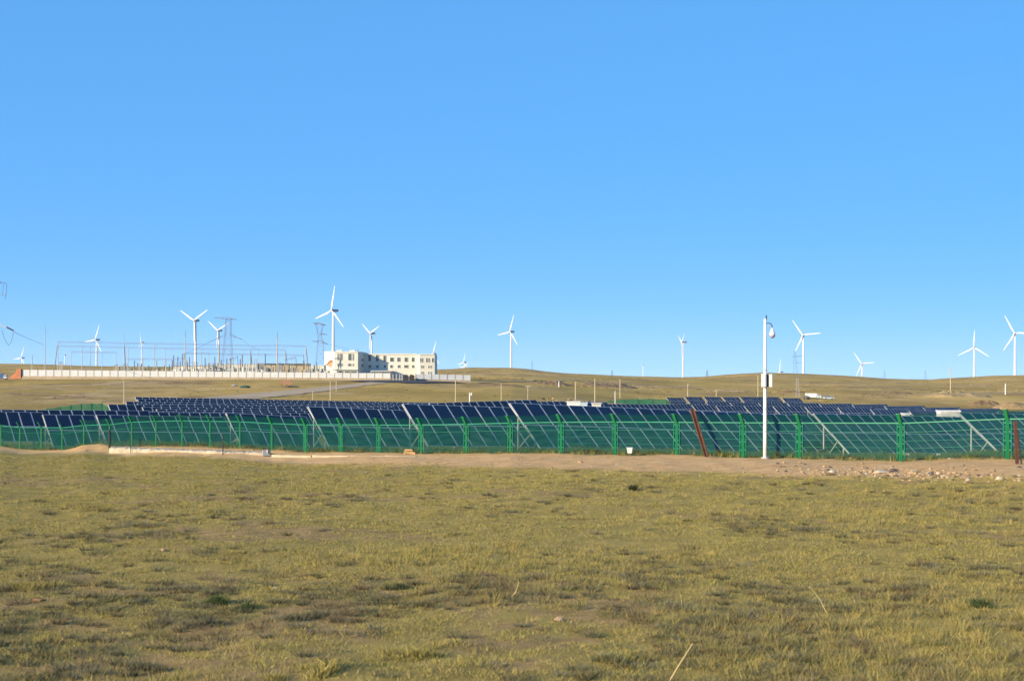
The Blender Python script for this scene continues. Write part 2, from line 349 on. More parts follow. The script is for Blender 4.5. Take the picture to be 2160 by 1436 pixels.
# ------------------------------------------------------------------ solar rows
TH, TAU = R(33.5), R(37.5)
PITCH, PW, PL = 1.03, 1.0, 1.96
def panel_mesh():
    mb = MB(); mb.box((PW / 2, -PL / 2, -.02), (PW, PL, .04)); e = .026
    mb.add([(e, -PL + e, .002), (PW - e, -PL + e, .002), (PW - e, -e, .002), (e, -e, .002)], [(0, 1, 2, 3)], 1)
    return mb.mesh('panel', m_alu, m_pv)
ME_PANEL = panel_mesh()
ME_RAFTER = MB().beam((0, .03, -.075), (0, -2 * PL - .05, -.075), .035, .05).mesh('rafter', m_eq)
def row(label, x0, y0, Y0, x1, y1, group, npan=None, gap_every=None, legs=3, end_frame=True, cat='solar panels'):
    """a table of tilted panels two high: top edge runs from photo pixel (x0,y0) at depth Y0 to pixel column x1 / row y1"""
    p0 = P(x0, y0, Y0); t1 = (x1 - 1080) / F
    X1 = t1 * (Y0 - p0.x * math.tan(TH)) / (1 - t1 * math.tan(TH)); Y1 = Y0 + (X1 - p0.x) * math.tan(TH)
    length = math.hypot(X1 - p0.x, Y1 - Y0); p1 = P(x1, y1, Y1)
    nn = npan or max(2, int(length / PITCH)); slope = (p1.z - p0.z) / length; al = math.atan(slope)
    base = gz(p0.x, p0.y)
    root = thing('solar_panel_row', label, cat, (p0.x, p0.y, base), TH, group)
    zt = p0.z - base; ct, st = math.cos(TAU), math.sin(TAU)
    for i in range(nn):
        for k in range(2):
            s = k * (PL + .02)
            jig = random.uniform(-.006, .006)
            new('panel', ME_PANEL, root, (i * PITCH * math.cos(al), -s * ct, zt + i * PITCH * slope - s * st + jig), (TAU + random.uniform(-.006, .006), -al, 0))
    # support frames
    d = Vector((math.cos(TH), math.sin(TH), 0)); nv = Vector((math.sin(TH), -math.cos(TH), 0))
    for i in range(0, nn + 1, legs):
        lx = min(i, nn) * PITCH - (.03 if i == 0 else .02); z = zt + lx * slope
        if legs <= 3 or i == 0: new('rafter', ME_RAFTER, root, (lx, 0, z), (TAU, 0, 0))
        def gl(ly):
            q = Vector((p0.x, p0.y, 0)) + d * lx - nv * ly; return gz(q.x, q.y) - base - .1
        for ly, nm in ((-.95, 'rear_leg'), (-2.65, 'front_leg')):
            zz_ = z + ly * math.tan(TAU) - .12
            MB().beam((lx, ly, gl(ly)), (lx, ly, zz_), .09, .09).build(nm, m_galv, parent=root)
        a = (lx, -1.0, max(gl(-.95) + .25, z - 3.0)); c = (lx, -2.1, z - 2.1 * math.tan(TAU) - .15)
        if c[2] > a[2] + .1: MB().beam(a, c, .055, .055).build('brace', m_galv, parent=root)
    return root
GF = 'solar rows directly behind the green fence'
row('navy solar row at the left photo edge, behind the fence corner', -95, 867, 118.5, 92, 869.5, GF)
row('navy solar row starting beside the thin dark steel post', 90, 874, 112.5, 207, 875.5, GF)
row('navy solar row rising above the dirt mound by the fence', 203, 874.5, 107.5, 480, 880, GF)
row('navy solar row ending above the white concrete ledge', 477, 870.5, 99.5, 655, 879, GF)
row('navy solar row below the cream building, left of the longest rows', 650, 857, 92.5, 865, 865.5, GF)
row('navy solar row in the middle of the photo behind wrinkled netting', 850, 851.5, 86.5, 1105, 860, GF)
row('longest navy solar row, running from mid fence to the white mast', 1075, 849.5, 81.2, 1735, 877, GF)
row('navy solar row right of the camera mast behind framed netting', 1716, 872, 92.0, 2060, 880, GF)
row('navy solar row at the right edge with its steel end frame showing', 2023, 870, 87.0, 2330, 877, GF)
GL_ = 'solar rows stacked in the dip on the left'
ORD = ['first', 'second', 'third', 'fourth', 'fifth', 'sixth', 'seventh', 'eighth', 'ninth', 'tenth', 'eleventh', 'twelfth']
leftblock = [(-75, 863, 124, 330, 866), (150, 866, 131, 520, 872), (300, 866.5, 137, 700, 872), (330, 862.5, 145, 760, 868), (300, 858, 152, 800, 863), (228, 852.5, 162, 840, 859), (290, 850.5, 173, 880, 856.5),
             (265, 846.5, 183, 900, 854), (290, 841.5, 194, 930, 851.5), (285, 837, 206, 960, 850)]
for i, (x0, y0, Y0, x1, y1) in enumerate(leftblock):
    row(f'{ORD[i]} row back in the stacked solar panels below the substation', x0, y0, Y0, x1, y1, GL_, legs=6)
GM_ = 'distant solar rows seen over the middle rows'
row('sliver of distant solar row rising rightward behind the middle row', 905, 850, 158, 1140, 842.5, GM_, legs=8)
row('thin dark solar row under the short white camera post', 860, 850, 182, 1192, 846, GM_, legs=8)
row('thin dark solar row behind the pale inverter cabinets', 1120, 846.5, 215, 1290, 848.5, GM_, legs=8)
row('low dark solar row in front of the far green netting', 1270, 851.5, 255, 1420, 853, GM_, legs=8)
GR_ = 'stepped far solar tables on the right'
rt = [(1365, 852.5, 1487), (1489, 847.5, 1541), (1540, 849.5, 1601), (1600, 850, 1660), (1661, 850.5, 1728), (1728, 851.5, 1796), (1797, 853, 1866), (1866, 856.5, 1946), (1947, 859.5, 2021), (2022, 862, 2104), (2103, 868, 2190)]
for i, (x0, y0, x1) in enumerate(rt):
    row(f'{ORD[i]} stepped solar table from the left in the far right block', x0, y0, 350, x1 + 6, y0 - 1.0, GR_, legs=4)
rt2 = [(x0 - 30, y0 + 6.5, x1 - 22) for x0, y0, x1 in rt[1:]]
for i, (x0, y0, x1) in enumerate(rt2):
    row(f'{ORD[i]} table from the left in the lower line of far right panels', x0, y0, 318, x1, y0 - .5, GR_, legs=5)
bt = [(1405, 838, 1441), (1444, 836.5, 1481), (1484, 836.5, 1520), (1523, 837, 1558), (1560, 836.5, 1645), (1649, 839, 1690)]
for i, (x0, y0, x1) in enumerate(bt):
    row(f'{ORD[i]} of the farthest solar tables, standing clear on the grass', x0, y0, 470, x1, y0 + .6, 'farthest solar tables on the slope', legs=4)

# ------------------------------------------------------------------ green fence
FD = Vector((1, -FB, 0)).normalized(); FN = Vector((-FD.y, FD.x, 0))        # FN points into the compound
RAIL, ARM = 1.66, .40
fence = thing('fence', 'green netted fence with bent post tops before the solar rows', 'fence', (0, FA, gz(0, FA)))
fo = Vector(fence.location)
tops = []
for px, py in POST:
    t = (px - 1080) / F; Y = fence_y(t); p = Vector((t * Y, Y, CAM_H - (py - HOR) / F * Y)); tops.append(p)
for i, p in enumerate(tops):
    q = p - fo; big = i >= 13
    wd = .12 if i >= 12 else .085
    up = q + Vector((0, 0, RAIL)); tip = up - FN * .27 + Vector((0, 0, ARM))
    mb = MB(); mb.beam(q - Vector((0, 0, .3)), up, wd, wd); mb.beam(up - Vector((0, 0, .03)), tip, wd * 1.15, wd * .8, w2=wd * 1.25)
    po = mb.build('post', m_green, parent=fence)
    MB().box(tip + Vector((0, 0, .01)), (wd * 1.5, wd * 1.3, .03), math.atan2(FD.y, FD.x)).build('post_cap', m_green, parent=po)
    if i >= 13:
        for sgn in (-1, 1):
            MB().beam(q + FD * sgn * .17 + Vector((0, 0, .05)), up + FD * sgn * .17, .035, .035).build('stile', m_greenrail, parent=fence)
            for hz in (.35, .75, 1.12, 1.5):
                MB().beam(q + FD * sgn * .03 + Vector((0, 0, hz)), q + FD * sgn * .17 + Vector((0, 0, hz)), .03, .03).build('clip', m_greenrail, parent=fence)
for i in range(len(tops) - 1):
    a, c = tops[i] - fo, tops[i + 1] - fo; zup = Vector((0, 0, 1)); rng = random.Random(i)
    MB().beam(a + zup * RAIL + FD * .1, c + zup * RAIL - FD * .1, .05, .05).build('top_rail', m_greenrail, parent=fence)
    MB().beam(a + zup * (RAIL - .42), c + zup * (RAIL - .42 + rng.uniform(-.03, .03)), .014, .014).build('wire', m_greenrail, parent=fence)
    if i >= 19: MB().beam(a + zup * .52, c + zup * (.52 + rng.uniform(-.05, .05)), .009, .009).build('wire', m_greenrail, parent=fence)
    if i >= 19: MB().beam(a + zup * .86, c + zup * (.86 + rng.uniform(-.04, .04)), .009, .009).build('wire', m_greenrail, parent=fence)
    # sagging net, folded between the posts, with a flap up to the bent tops
    nx_, nz_ = 28, 16; vv = []; ff = []
    sag = rng.uniform(.03, .10); wrinkle = .05 if 14 <= i <= 19 else .02; ph = rng.uniform(0, 6); lift0 = rng.uniform(.0, .12)
    for k in range(nz_ + 1):
        for j in range(nx_ + 1):
            u = j / nx_; v_ = k / nz_; base = a.lerp(c, u)
            bow = math.sin(math.pi * u)
            bot = .06 + lift0 * bow + .05 * math.sin(u * 9 + ph) * bow
            z = bot + (RAIL - .03 - bot) * v_
            off = .045 + wrinkle * bow * math.sin(v_ * 22 + 5 * math.sin(u * 3.1 + ph) + ph) * (1 - v_ * .6) + sag * bow * math.sin(math.pi * v_)
            vv.append(base + zup * z + FN * off)
    for k in range(nz_):
        for j in range(nx_): ff.append((k * (nx_ + 1) + j, k * (nx_ + 1) + j + 1, (k + 1) * (nx_ + 1) + j + 1, (k + 1) * (nx_ + 1) + j))
    MB().add(vv, ff).build('net', m_net, parent=fence, smooth=True)
    if i >= 5:
        vv = []; ff = []
        for j in range(nx_ + 1):
            u = j / nx_; base = a.lerp(c, u) + zup * (RAIL + .02); bow = math.sin(math.pi * u)
            vv.append(base + FN * .03); vv.append(base - FN * .11 + zup * (ARM * .48 - .02 * bow)); vv.append(base - FN * .25 + zup * (ARM - .05 * bow))
        for j in range(nx_):
            for k in range(2): ff.append((j * 3 + k, j * 3 + 3 + k, j * 3 + 4 + k, j * 3 + 1 + k))
        MB().add(vv, ff).build('net_flap', m_net, parent=fence, smooth=True)

def far_net(label, pix, Y, hts, name='far_fence'):
    p = [P(x, y, Y + k * 1.5) for k, (x, y) in enumerate(pix)]
    root = thing(name, label, 'fence', (p[0].x, p[0].y, gz(p[0].x, p[0].y))); o = Vector(root.location)
    for i, q in enumerate(p):
        MB().beam(Vector((q.x, q.y, gz(q.x, q.y) - .3)) - o, q - o, .10, .10).build('post', m_green, parent=root)
    for i in range(len(p) - 1):
        a, c = p[i] - o, p[i + 1] - o; vv = []; ff = []
        for j in range(9):
            u = j / 8; q = a.lerp(c, u); s = .12 * math.sin(math.pi * u)
            vv += [q + Vector((0, .05, -s * .5)), q + Vector((0, .1 + s, -hts * .5)), q + Vector((0, .05, -hts))]
        for j in range(8):
            for k in range(2): ff.append((j * 3 + k, j * 3 + 1 + k, j * 3 + 4 + k, j * 3 + 3 + k))
        MB().add(vv, ff).build('net', m_netfar, parent=root, smooth=True)
far_net('green net screen beyond the left solar rows', [(98, 861), (128, 857), (150, 854), (172, 851.2), (194, 850.6), (215, 850), (228, 858)], 168, 2.2)
far_net('pale green net screen crossing the grass behind a white post', [(1255, 849), (1285, 845), (1315, 842.5), (1345, 841), (1375, 841), (1405, 842), (1418, 849)], 400, 2.6)

# ------------------------------------------------------------------ camera mast
p = Vector((PX(1614, 66.9), 66.9, 0)); p.z = gz(p.x, p.y)
mast = thing('camera_mast', 'tall white surveillance mast with boxes and hanging dome camera', 'mast', p)
k = 66.9 / F; zb0_ = CAM_H + (HOR - 802) * k - p.z; Ztop = CAM_H + (HOR - 672) * k - p.z
MB().tube([(0, 0, -.2), (0, 0, 1.2), (0, 0, Ztop)], [.098, .094, .066], 14).build('pole', m_mast, parent=mast, smooth=True)
MB().tube([(0, 0, 0), (0, 0, .06)], [.2, .2], 12).build('base_plate', m_galv, parent=mast)
MB().tube([(.07, -.075, .1), (.065, -.085, 1.3), (.05, -.075, zb0_ - .3)], .014, 6).build('cable', m_dsteel, parent=mast)
for hz_ in (1.25, 2.3, zb0_ + .45): MB().tube([(0, 0, hz_), (0, 0, hz_ + .05)], [.102, .102], 14).build('strap', m_galv, parent=mast)
MB().tube([(.05, 0, Ztop - .1), (.06, 0, Ztop + .16)], .03, 8).build('antenna', m_dsteel, parent=mast)
zb = CAM_H + (HOR - 802) * k - p.z
bx1 = MB().box((-.10, -.12, zb), (.17, .22, .62)).build('control_box', m_mast, parent=mast)
MB().box((-.10, -.235, zb), (.14, .008, .56)).build('box_door', m_white_r, parent=bx1)
bx2 = MB().box((.235, -.02, zb - .01), (.15, .24, .60)).build('control_box', m_mast, parent=mast)
MB().box((.235, -.145, zb - .01), (.12, .008, .54)).build('box_door', m_white_r, parent=bx2)
MB().box((.115, .03, zb - .01), (.09, .2, .58)).build('box_bracket', m_dsteel, parent=mast)
za = CAM_H + (HOR - 682) * k - p.z
MB().tube([(.05, 0, za), (.20, 0, za + .01), (.28, 0, za - .03), (.325, 0, za - .12), (.33, 0, za - .24)], .022, 8).build('arm', m_dsteel, parent=mast, smooth=True)
MB().box((.20, 0, za - .17), (.05, .06, .12)).build('junction_box', m_nac, parent=mast)
prof = [(.015, -.20), (.05, -.25), (.085, -.34), (.125, -.44), (.14, -.52), (.125, -.60), (.08, -.665), (.02, -.69)]
dm = MB().tube([(.335, 0, za + z) for r_, z in prof], [r_ for r_, z in prof], 16).build('dome_camera', m_mast, parent=mast, smooth=True)
MB().tube([(.335, 0, za - .54), (.335, 0, za - .62), (.335, 0, za - .70)], [.143, .13, .04], 16).build('dome_cover', m_dash, parent=dm, smooth=True)

# ------------------------------------------------------------------ odd posts and litter along the fence
a = P(1491, 963, 68.6); c = P(1459, 863, 69.6)
lp = thing('leaning_post', 'rusty brown steel post leaning left against the fence', 'post', a)
MB().beam((0, 0, -.15), c - a, .15, .06, w2=.20).build('web', m_rust, parent=lp)
MB().beam(Vector((.07, -.03, -.1)), c - a + Vector((.09, -.03, 0)), .03, .13).build('flange', m_rust, parent=lp)
for px, pt, pb, rad, lab in [(470, 917, 960, .035, 'thin dark steel stake standing in front of the concrete ledge'), (276, 915, 955, .03, 'thin dark stake at the left end of the concrete ledge'),
                             (231, 908, 954, .075, 'dark purplish stump post on the dirt mound'), (87, 910, 949, .055, 'dark steel post at the left fence stretch')]:
    h = hit(px, pb); hh = (pb - pt) / F * h.y
    o = MB(); o.tube([(0, 0, -.2), (random.uniform(-.02, .02), 0, hh * .6), (random.uniform(-.05, .02), 0, hh)], [rad, rad, rad * .9], 7); o.tube([(-.02, 0, hh - .02), (-.02, 0, hh + .04)], rad * 1.25, 7)
    tag(o.build('steel_post', m_dsteel, loc=h), lab, 'post')
h = hit(2146, 978); t_ = thing('brown_post', 'brown steel post with stay at the right photo edge', 'post', h)
hh = (978 - 888) / F * h.y
MB().beam((0, 0, -.2), (-.05, .1, hh), .12, .10).build('upright', m_rust, parent=t_); MB().beam((.14, -.1, -.1), (.02, .05, hh * .8), .05, .05).build('stay', m_dsteel, parent=t_)
h = hit(1328, 958); h = P(1328, 955.5, fence_y(.0827) - .5); t_ = thing('white_bucket', 'small white square bucket at the foot of the fence', 'bucket', h)
MB().add([(-.1, -.1, 0), (.1, -.1, 0), (.1, .1, 0), (-.1, .1, 0), (-.13, -.13, .27), (.13, -.13, .27), (.13, .13, .27), (-.13, .13, .27)],
         [(3, 2, 1, 0), (0, 1, 5, 4), (1, 2, 6, 5), (2, 3, 7, 6), (3, 0, 4, 7)]).build('bucket_body', m_mast, parent=t_)
MB().box((0, 0, .275), (.30, .30, .025)).build('rim', m_white_r, parent=t_)
h = P(865, 958, fence_y(-.0717) - .7); t_ = thing('board_stack', 'low stack of tan boards leaning on the fence foot', 'boards', h)
for i in range(7):
    MB().box((random.uniform(-.08, .08), random.uniform(-.1, .1), .03 + .042 * i), (.75 - .05 * i, .22, .036), random.uniform(-.5, -.2)).build('board', m_wood, parent=t_)

# concrete ledge in front of the left fence
pts = [P(236, 951, 97.5), P(300, 953.5, 95.0), P(400, 956, 92), P(480, 958.5, 89.5), P(560, 959.5, 87.5)]
led = thing('concrete_ledge', 'pale broken concrete ledge along the left fence foot', 'concrete ledge', pts[0]); o0 = Vector(led.location)
for i in range(len(pts) - 1):
    a, c = pts[i] - o0, pts[i + 1] - o0; d = (c - a).normalized(); hgt = [.34, .32, .30, .26][i]
    nn = 26; vv = []; ff = []; rg = random.Random(40 + i); sd = Vector((-d.y, d.x, 0)).normalized()
    for k_ in range(nn + 1):
        q = a.lerp(c, (k_ + (.15 if k_ == 0 else (-.15 if k_ == nn else 0))) / nn); tz = hgt * .72 + rg.uniform(-.05, .04); fr_ = -.28 + rg.uniform(-.05, .05)
        for o_, z_ in ((fr_ - .06, -.5), (fr_, tz - .06), (fr_ + .07, tz), (.45, tz + .03), (.5, -.5)): vv.append(q + sd * o_ + Vector((0, 0, z_)))
    for k_ in range(nn):
        for m_ in range(4): ff.append((k_ * 5 + m_, k_ * 5 + m_ + 1, k_ * 5 + m_ + 6, k_ * 5 + m_ + 5))
    ff += [(0, 1, 2, 3, 4), tuple(nn * 5 + x for x in (4, 3, 2, 1, 0))]
    MB().add(vv, ff).build('slab', m_slab, parent=led)
pts = [P(575, 960.5, 86.5), P(660, 961, 84.5), P(740, 961.5, 82.8), P(815, 962, 81), P(880, 962.5, 79)]
led2 = thing('concrete_edging', 'thin pale edging strip continuing right of the concrete ledge', 'edging', pts[0]); o0 = Vector(led2.location)
for i in range(len(pts) - 1):
    a, c = pts[i] - o0, pts[i + 1] - o0; d = (c - a).normalized()
    MB().beam(a + d * .05 - Vector((0, 0, .03)), c - d * .05 - Vector((0, 0, .05)), .28, .16, w2=.22).build('kerb_stone', m_slab, parent=led2)
q = P(561, 958.5, 86.9); tag(MB().box((0, 0, .1), (.42, .35, .34), .3).box((.15, -.1, .2), (.2, .2, .2), .8).build('concrete_block', m_nac, loc=q), 'grey broken block at the right end of the concrete ledge', 'block')

# ------------------------------------------------------------------ rocks
def rock_mesh(seed, flat=.6):
    rg = random.Random(seed); mb = MB(); nseg, nrg = 9, 6; vv = [(0, 0, -.5 * flat)]
    for i in range(1, nrg):
        a = math.pi * i / nrg
        for j in range(nseg):
            c_ = 2 * math.pi * j / nseg; r_ = rg.uniform(.72, 1.1)
            vv.append((math.sin(a) * math.cos(c_) * r_ * .55, math.sin(a) * math.sin(c_) * r_ * .5, -math.cos(a) * .5 * flat * rg.uniform(.75, 1.1)))
    vv.append((0, 0, .5 * flat)); ff = []
    for j in range(nseg): ff.append((0, 1 + (j + 1) % nseg, 1 + j)); ff.append((len(vv) - 1, 1 + (nrg - 2) * nseg + j, 1 + (nrg - 2) * nseg + (j + 1) % nseg))
    for i in range(nrg - 2):
        for j in range(nseg): ff.append((1 + i * nseg + j, 1 + i * nseg + (j + 1) % nseg, 1 + (i + 1) * nseg + (j + 1) % nseg, 1 + (i + 1) * nseg + j))
    mb.add(vv, ff); return mb
def rock(px, py, wpx, mat, label, flat=.6, seed=0, group=None, name='stone', sy=1.0):
    h = hit(px, py); s = wpx / F * h.y / .95
    o = rock_mesh(seed + int(px), flat).build(name, mat, loc=(h.x, h.y, h.z + .12 * s * flat), rot=(0, 0, random.uniform(0, 6)))
    o.scale = (s, s * sy, s); return tag(o, label, 'stone', group)
rock(1884, 995, 18, m_rockd, 'dark brown boulder in the middle of the rubble strip')
rock(1964, 999, 20, m_rockd, 'flat dark slate slab right of the dark boulder', .3)
rock(1928, 1000, 26, m_rock, 'broad tan block between the dark boulder and slate slab', .45)
rock(1858, 997, 32, m_rockw, 'long pale flat rock left of the dark boulder', .28)
rock(2108, 1012, 14, m_rockw, 'pale stone at the right end of the rubble strip', .8)
rock(2036, 1009, 22, m_rock, 'wide flat tan rock in the right half of the rubble', .4)
rock(2072, 1008, 14, m_rock, 'tan rock beside the pale stone at the rubble end', .5)
rock(1755, 996, 14, m_rockw, 'pale stone at the left end of the rubble strip', .6)
rock(1725, 993, 11, m_rock, 'tan stone left of all the rubble strip', .6)
rock(1790, 1003, 11, m_rock, 'tan stone low in the left rubble', .6)
rock(1905, 1014, 12, m_rock, 'tan stone at the lower edge of the rubble', .5)
rock(1844, 966, 9, m_rock, 'square tan block in the weeds under the fence', .9)
rock(1224, 976, 14, m_rock, 'lone tan stone with dark side on the bare strip', .6)
rock(345, 1162, 13, m_rock, 'tan stone in the grass at left', .8)
rock(581, 1241, 13, m_rockw, 'white flat stone in the left foreground grass', .35)
rock(1180, 1311, 20, m_rock, 'brown stone in the middle foreground grass', .7)
rock(80, 1270, 24, m_spoil0, 'reddish earth lump in the left foreground', .35)
rock(2003, 970, 7, m_rockw, 'small white stone at the right fence foot', .7)
rock(182, 951, 8, m_rock, 'tan stone by the fence left of the mound', .5)
rng = random.Random(11); allv = MB()
for i in range(1100):
    if i < 480: px = min(2150, max(1640, rng.gauss(1900, 130))); py = 990 + (px - 1650) * .035 + rng.gauss(0, 8)
    else: px = rng.uniform(-20, 2180); py = rng.uniform(966, 1000) + (10 if px > 1300 else 0)
    h = hit(px, py); s = rng.choice([.05, .06, .07, .09, .12, .17]) * (1.0 if i < 480 else .55); m_ = rock_mesh(i, rng.uniform(.4, .8)); a = rng.uniform(0, 6)
    ca, sa = math.cos(a), math.sin(a)
    allv.add([(h.x + (x * ca - y * sa) * s, h.y + (x * sa + y * ca) * s, h.z + z * s + .1 * s) for x, y, z in m_.v], m_.f, rng.choice([0, 0, 0, 0, 1, 2]))
tag(allv.build('rubble_gravel', m_rock, m_rockd, m_rockw), 'scattered small rubble on the bare dirt strip', None, None, 'stuff')

# ------------------------------------------------------------------ wind turbines
RB, HUB = 37.0, 76.0
def blade_mesh():
    st = [(0, 1.9, 1.9, 0), (2.2, 1.9, 1.8, 0), (5, 2.5, 1.25, .2), (8.5, 3.15, .85, .45), (14, 2.75, .6, .45), (21, 2.1, .42, .38), (28, 1.55, .3, .3), (33.5, 1.15, .2, .25), (36.4, .75, .12, .2), (37, .25, .06, .15)]
    mb = MB(); nn = 10; vv = []; ff = []
    for i, (z, ch, th, sh) in enumerate(st):
        tw = R(14) * (1 - z / 37) ** 1.5
        for k in range(nn):
            a = 2 * math.pi * k / nn; x = math.cos(a) * ch / 2 - sh * ch * .5 + sh * .3; y = math.sin(a) * th / 2
            vv.append((x * math.cos(tw) - y * math.sin(tw), x * math.sin(tw) + y * math.cos(tw) - .0006 * z * z, z))
    for i in range(len(st) - 1):
        for k in range(nn): ff.append((i * nn + k, i * nn + (k + 1) % nn, (i + 1) * nn + (k + 1) % nn, (i + 1) * nn + k))
    ff.append(tuple(range((len(st) - 1) * nn, len(st) * nn))); mb.add(vv, ff); return mb.mesh('blade', m_white, smooth=True)
ME_BLADE = blade_mesh()
ME_TOWER = MB().tube([(0, 0, -25), (0, 0, 0), (0, 0, 25), (0, 0, 50), (0, 0, HUB - 1.4)], [2.35, 2.3, 2.05, 1.75, 1.4], 16).mesh('tower', m_white, smooth=True)
def nac_mesh():
    mb = MB(); secs = [(-2.2, 1.5, 1.5), (-1.2, 1.85, 1.85), (4, 1.95, 2.0), (8.2, 1.7, 1.75), (9.0, 1.3, 1.3)]; vv = []; ff = []
    for y, hx, hz in secs:
        for x, z in ((-1, -.7), (-.7, -1), (.7, -1), (1, -.7), (1, .7), (.7, 1), (-.7, 1), (-1, .7)): vv.append((x * hx, y, HUB + z * hz))
    for i in range(len(secs) - 1):
        for k in range(8): ff.append((i * 8 + k, (i + 1) * 8 + k, (i + 1) * 8 + (k + 1) % 8, i * 8 + (k + 1) % 8))
    ff.append(tuple(range(8))); ff.append(tuple(reversed(range(32, 40)))); mb.add(vv, ff); mb.box((0, 7, HUB + 2.3), (.5, .8, .8)); return mb.mesh('nacelle', m_nac)
ME_NAC = nac_mesh()
ME_HUB = MB().tube([(0, -2.0, HUB), (0, -2.6, HUB), (0, -4.2, HUB), (0, -5.2, HUB), (0, -5.7, HUB)], [1.5, 1.75, 1.6, 1.0, .2], 14).mesh('hub', m_white, smooth=True)
def turbine(label, hx, hy, rp, al, c, blades=True):
    Y = RB * F / rp; t = (hx - 1080) / F; X = t * Y; hz = CAM_H + (HOR - hy) / F * Y
    psi = math.acos(max(-1, min(1, c))); rz = -(psi + math.atan(t))
    root = thing('wind_turbine', label, 'wind turbine', (X, Y, hz - HUB), rz, 'wind turbines on the hills')
    new('tower', ME_TOWER, root); new('nacelle', ME_NAC, root)
    if blades:
        new('hub', ME_HUB, root)
        for k_ in range(3): new('blade', ME_BLADE, root, (0, -3.6, HUB), (0, R(al + 120 * k_), 0))
turbine('tall white turbine rising behind the left end of the cream building', 703, 655, 53.3, 12.6, .66)
turbine('white turbine with Y-shaped blades left of the lattice pylon', 412.5, 676, 44, 180, .74)
turbine('white turbine with a raised pair of blades overlapping the lattice pylon', 462, 697, 36, 65.5, .69)
turbine('white turbine standing over the left half of the substation gantry', 203.7, 716.5, 34.8, 23, .64)
turbine('tiny white turbine at the left edge near the brick wall end', 46.6, 754.5, 25, 23, .62)
turbine('far bladeless white turbine tower left of the substation gantry', 136.8, 749, 20, 0, .9, blades=False)
turbine('slender turbine with one raised blade among the substation gantry posts', 299, 722, 21, -12, .30)
turbine('white turbine rising behind the roof middle of the cream building', 784, 703, 36, 65.5, .59)
turbine('white turbine half hidden by the right end of the cream building', 915.3, 746, 28.7, 20, .72)
turbine('small turbine right of the building, upper of the overlapping two', 979.5, 764, 21, 17, .62)
turbine('small turbine right of the building, lower of the overlapping two', 981.5, 775, 17, 40, .8)
turbine('lone white turbine on the rounded hill in the middle', 1078, 699.5, 37.3, 20, .69)
turbine('narrow side-on turbine in the saddle right of centre', 1441, 721.7, 33, 57, .26)
turbine('far bladeless white turbine tower left of the side-on turbine', 1356.7, 769, 17, 0, .9, blades=False)
turbine('white turbine right of the camera mast with one level blade', 1694.5, 706.6, 39, -35, .96)
turbine('turbine with only one blade tip above the hill by the mast', 1646.8, 784.5, 27.5, 7, .6)
turbine('small white turbine on the slope right of the mast turbine', 1818.5, 767, 28.5, -35, .95)
turbine('white turbine with an upright blade on the right hill', 2054.8, 732.8, 36.5, 2.5, .99)
turbine('white turbine cut by the right photo edge', 2141, 702.8, 43, -28, .99)

# ------------------------------------------------------------------ compound wall and gate
def wall(label, x0, x1, Y0, Y1, top0, top1, bot0, bot1, npan, plinth=.9, name='perimeter_wall'):
    a = P(x0, bot0, Y0); c = P(x1, bot1, Y1); root = thing(name, label, 'wall', a); d = c - a; d2 = Vector((d.x, d.y, 0)).normalized(); rz = math.atan2(d2.y, d2.x)
    h0 = (bot0 - top0) / F * Y0; h1 = (bot1 - top1) / F * Y1
    for i in range(npan):
        u = (i + .5) / npan; q = d * u; h_ = h0 + (h1 - h0) * u; wd = d.length / npan
        MB().box(q + Vector((0, 0, h_ / 2)), (wd - .3, .18, h_), rz).build('wall_panel', m_wallp, parent=root)
        MB().box(d * (i / npan) + Vector((0, 0, h_ / 2)), (.30, .26, h_ + .08), rz).build('wall_post', m_wallpost if i % 2 == 0 else m_plinth, parent=root)
    MB().beam(Vector((0, -.1, -plinth / 2)), d + Vector((0, -.1, -plinth / 2)), .5, plinth).build('plinth', m_plinth, parent=root)
    MB().beam(Vector((0, -.3, -plinth - .9)), d + Vector((0, -.3, -plinth - .9)), .9, 2.0).build('footing', m_plinth, parent=root)
    return root
wall('long white panelled wall in front of the substation', 46, 824, 556, 556, 779.5, 787.2, 793, 797.5, 46)
wall('short white panelled wall right of the gate', 877, 993, 552, 556, 788.5, 791, 799, 802, 7, .5)
q = P(40, 797.5, 556); t_ = thing('brick_gate_pier', 'orange brick pier and ramp wall at the left wall end', 'brick wall', q)
MB().box((0, 0, 1.7), (1.9, 1.4, 3.8)).build('pier', m_brick, parent=t_)
MB().add([(-.95, -.3, -.4), (-4.2, -.3, -.4), (-.95, -.3, 2.6), (-.95, .3, -.4), (-4.2, .3, -.4), (-.95, .3, 2.6)], [(0, 1, 2), (5, 4, 3), (0, 3, 4, 1), (1, 4, 5, 2), (2, 5, 3, 0)]).build('ramp_wall', m_brick, parent=t_)
q = P(862.5, 799, 549); q.z = gz(q.x, q.y) + .3; g_ = thing('compound_gate', 'dark folding gate with humped drive heads in the white wall', 'gate', q)
for s_, wd in ((-1.15, 2.0), (1.2, 1.9)):
    MB().box((s_, 0, 1.0), (wd, .35, 1.9)).box((s_ - .1, 0, 2.05), (wd * .7, .45, .35)).build('drive_head', m_dsteel, parent=g_)
for i in range(9): MB().beam((-2.3 + i * .58, .05, .1), (-1.85 + i * .58, .05, 1.6), .12, .1).build('bar', m_dsteel, parent=g_)
for xx in (829, 836, 843, 848):
    q2 = P(xx, 799, 552); q2.z = gz(q2.x, q2.y); tag(MB().beam((0, 0, -.2), (0, 0, 2.4), .35, .35).box((0, 0, 2.45), (.5, .5, .15)).build('gate_post', m_galv, loc=q2), f'bluish steel bollard post left of the dark gate, {["first", "second", "third", "fourth"][(829, 836, 843, 848).index(xx)]} from the white wall', 'post', 'posts left of the gate')

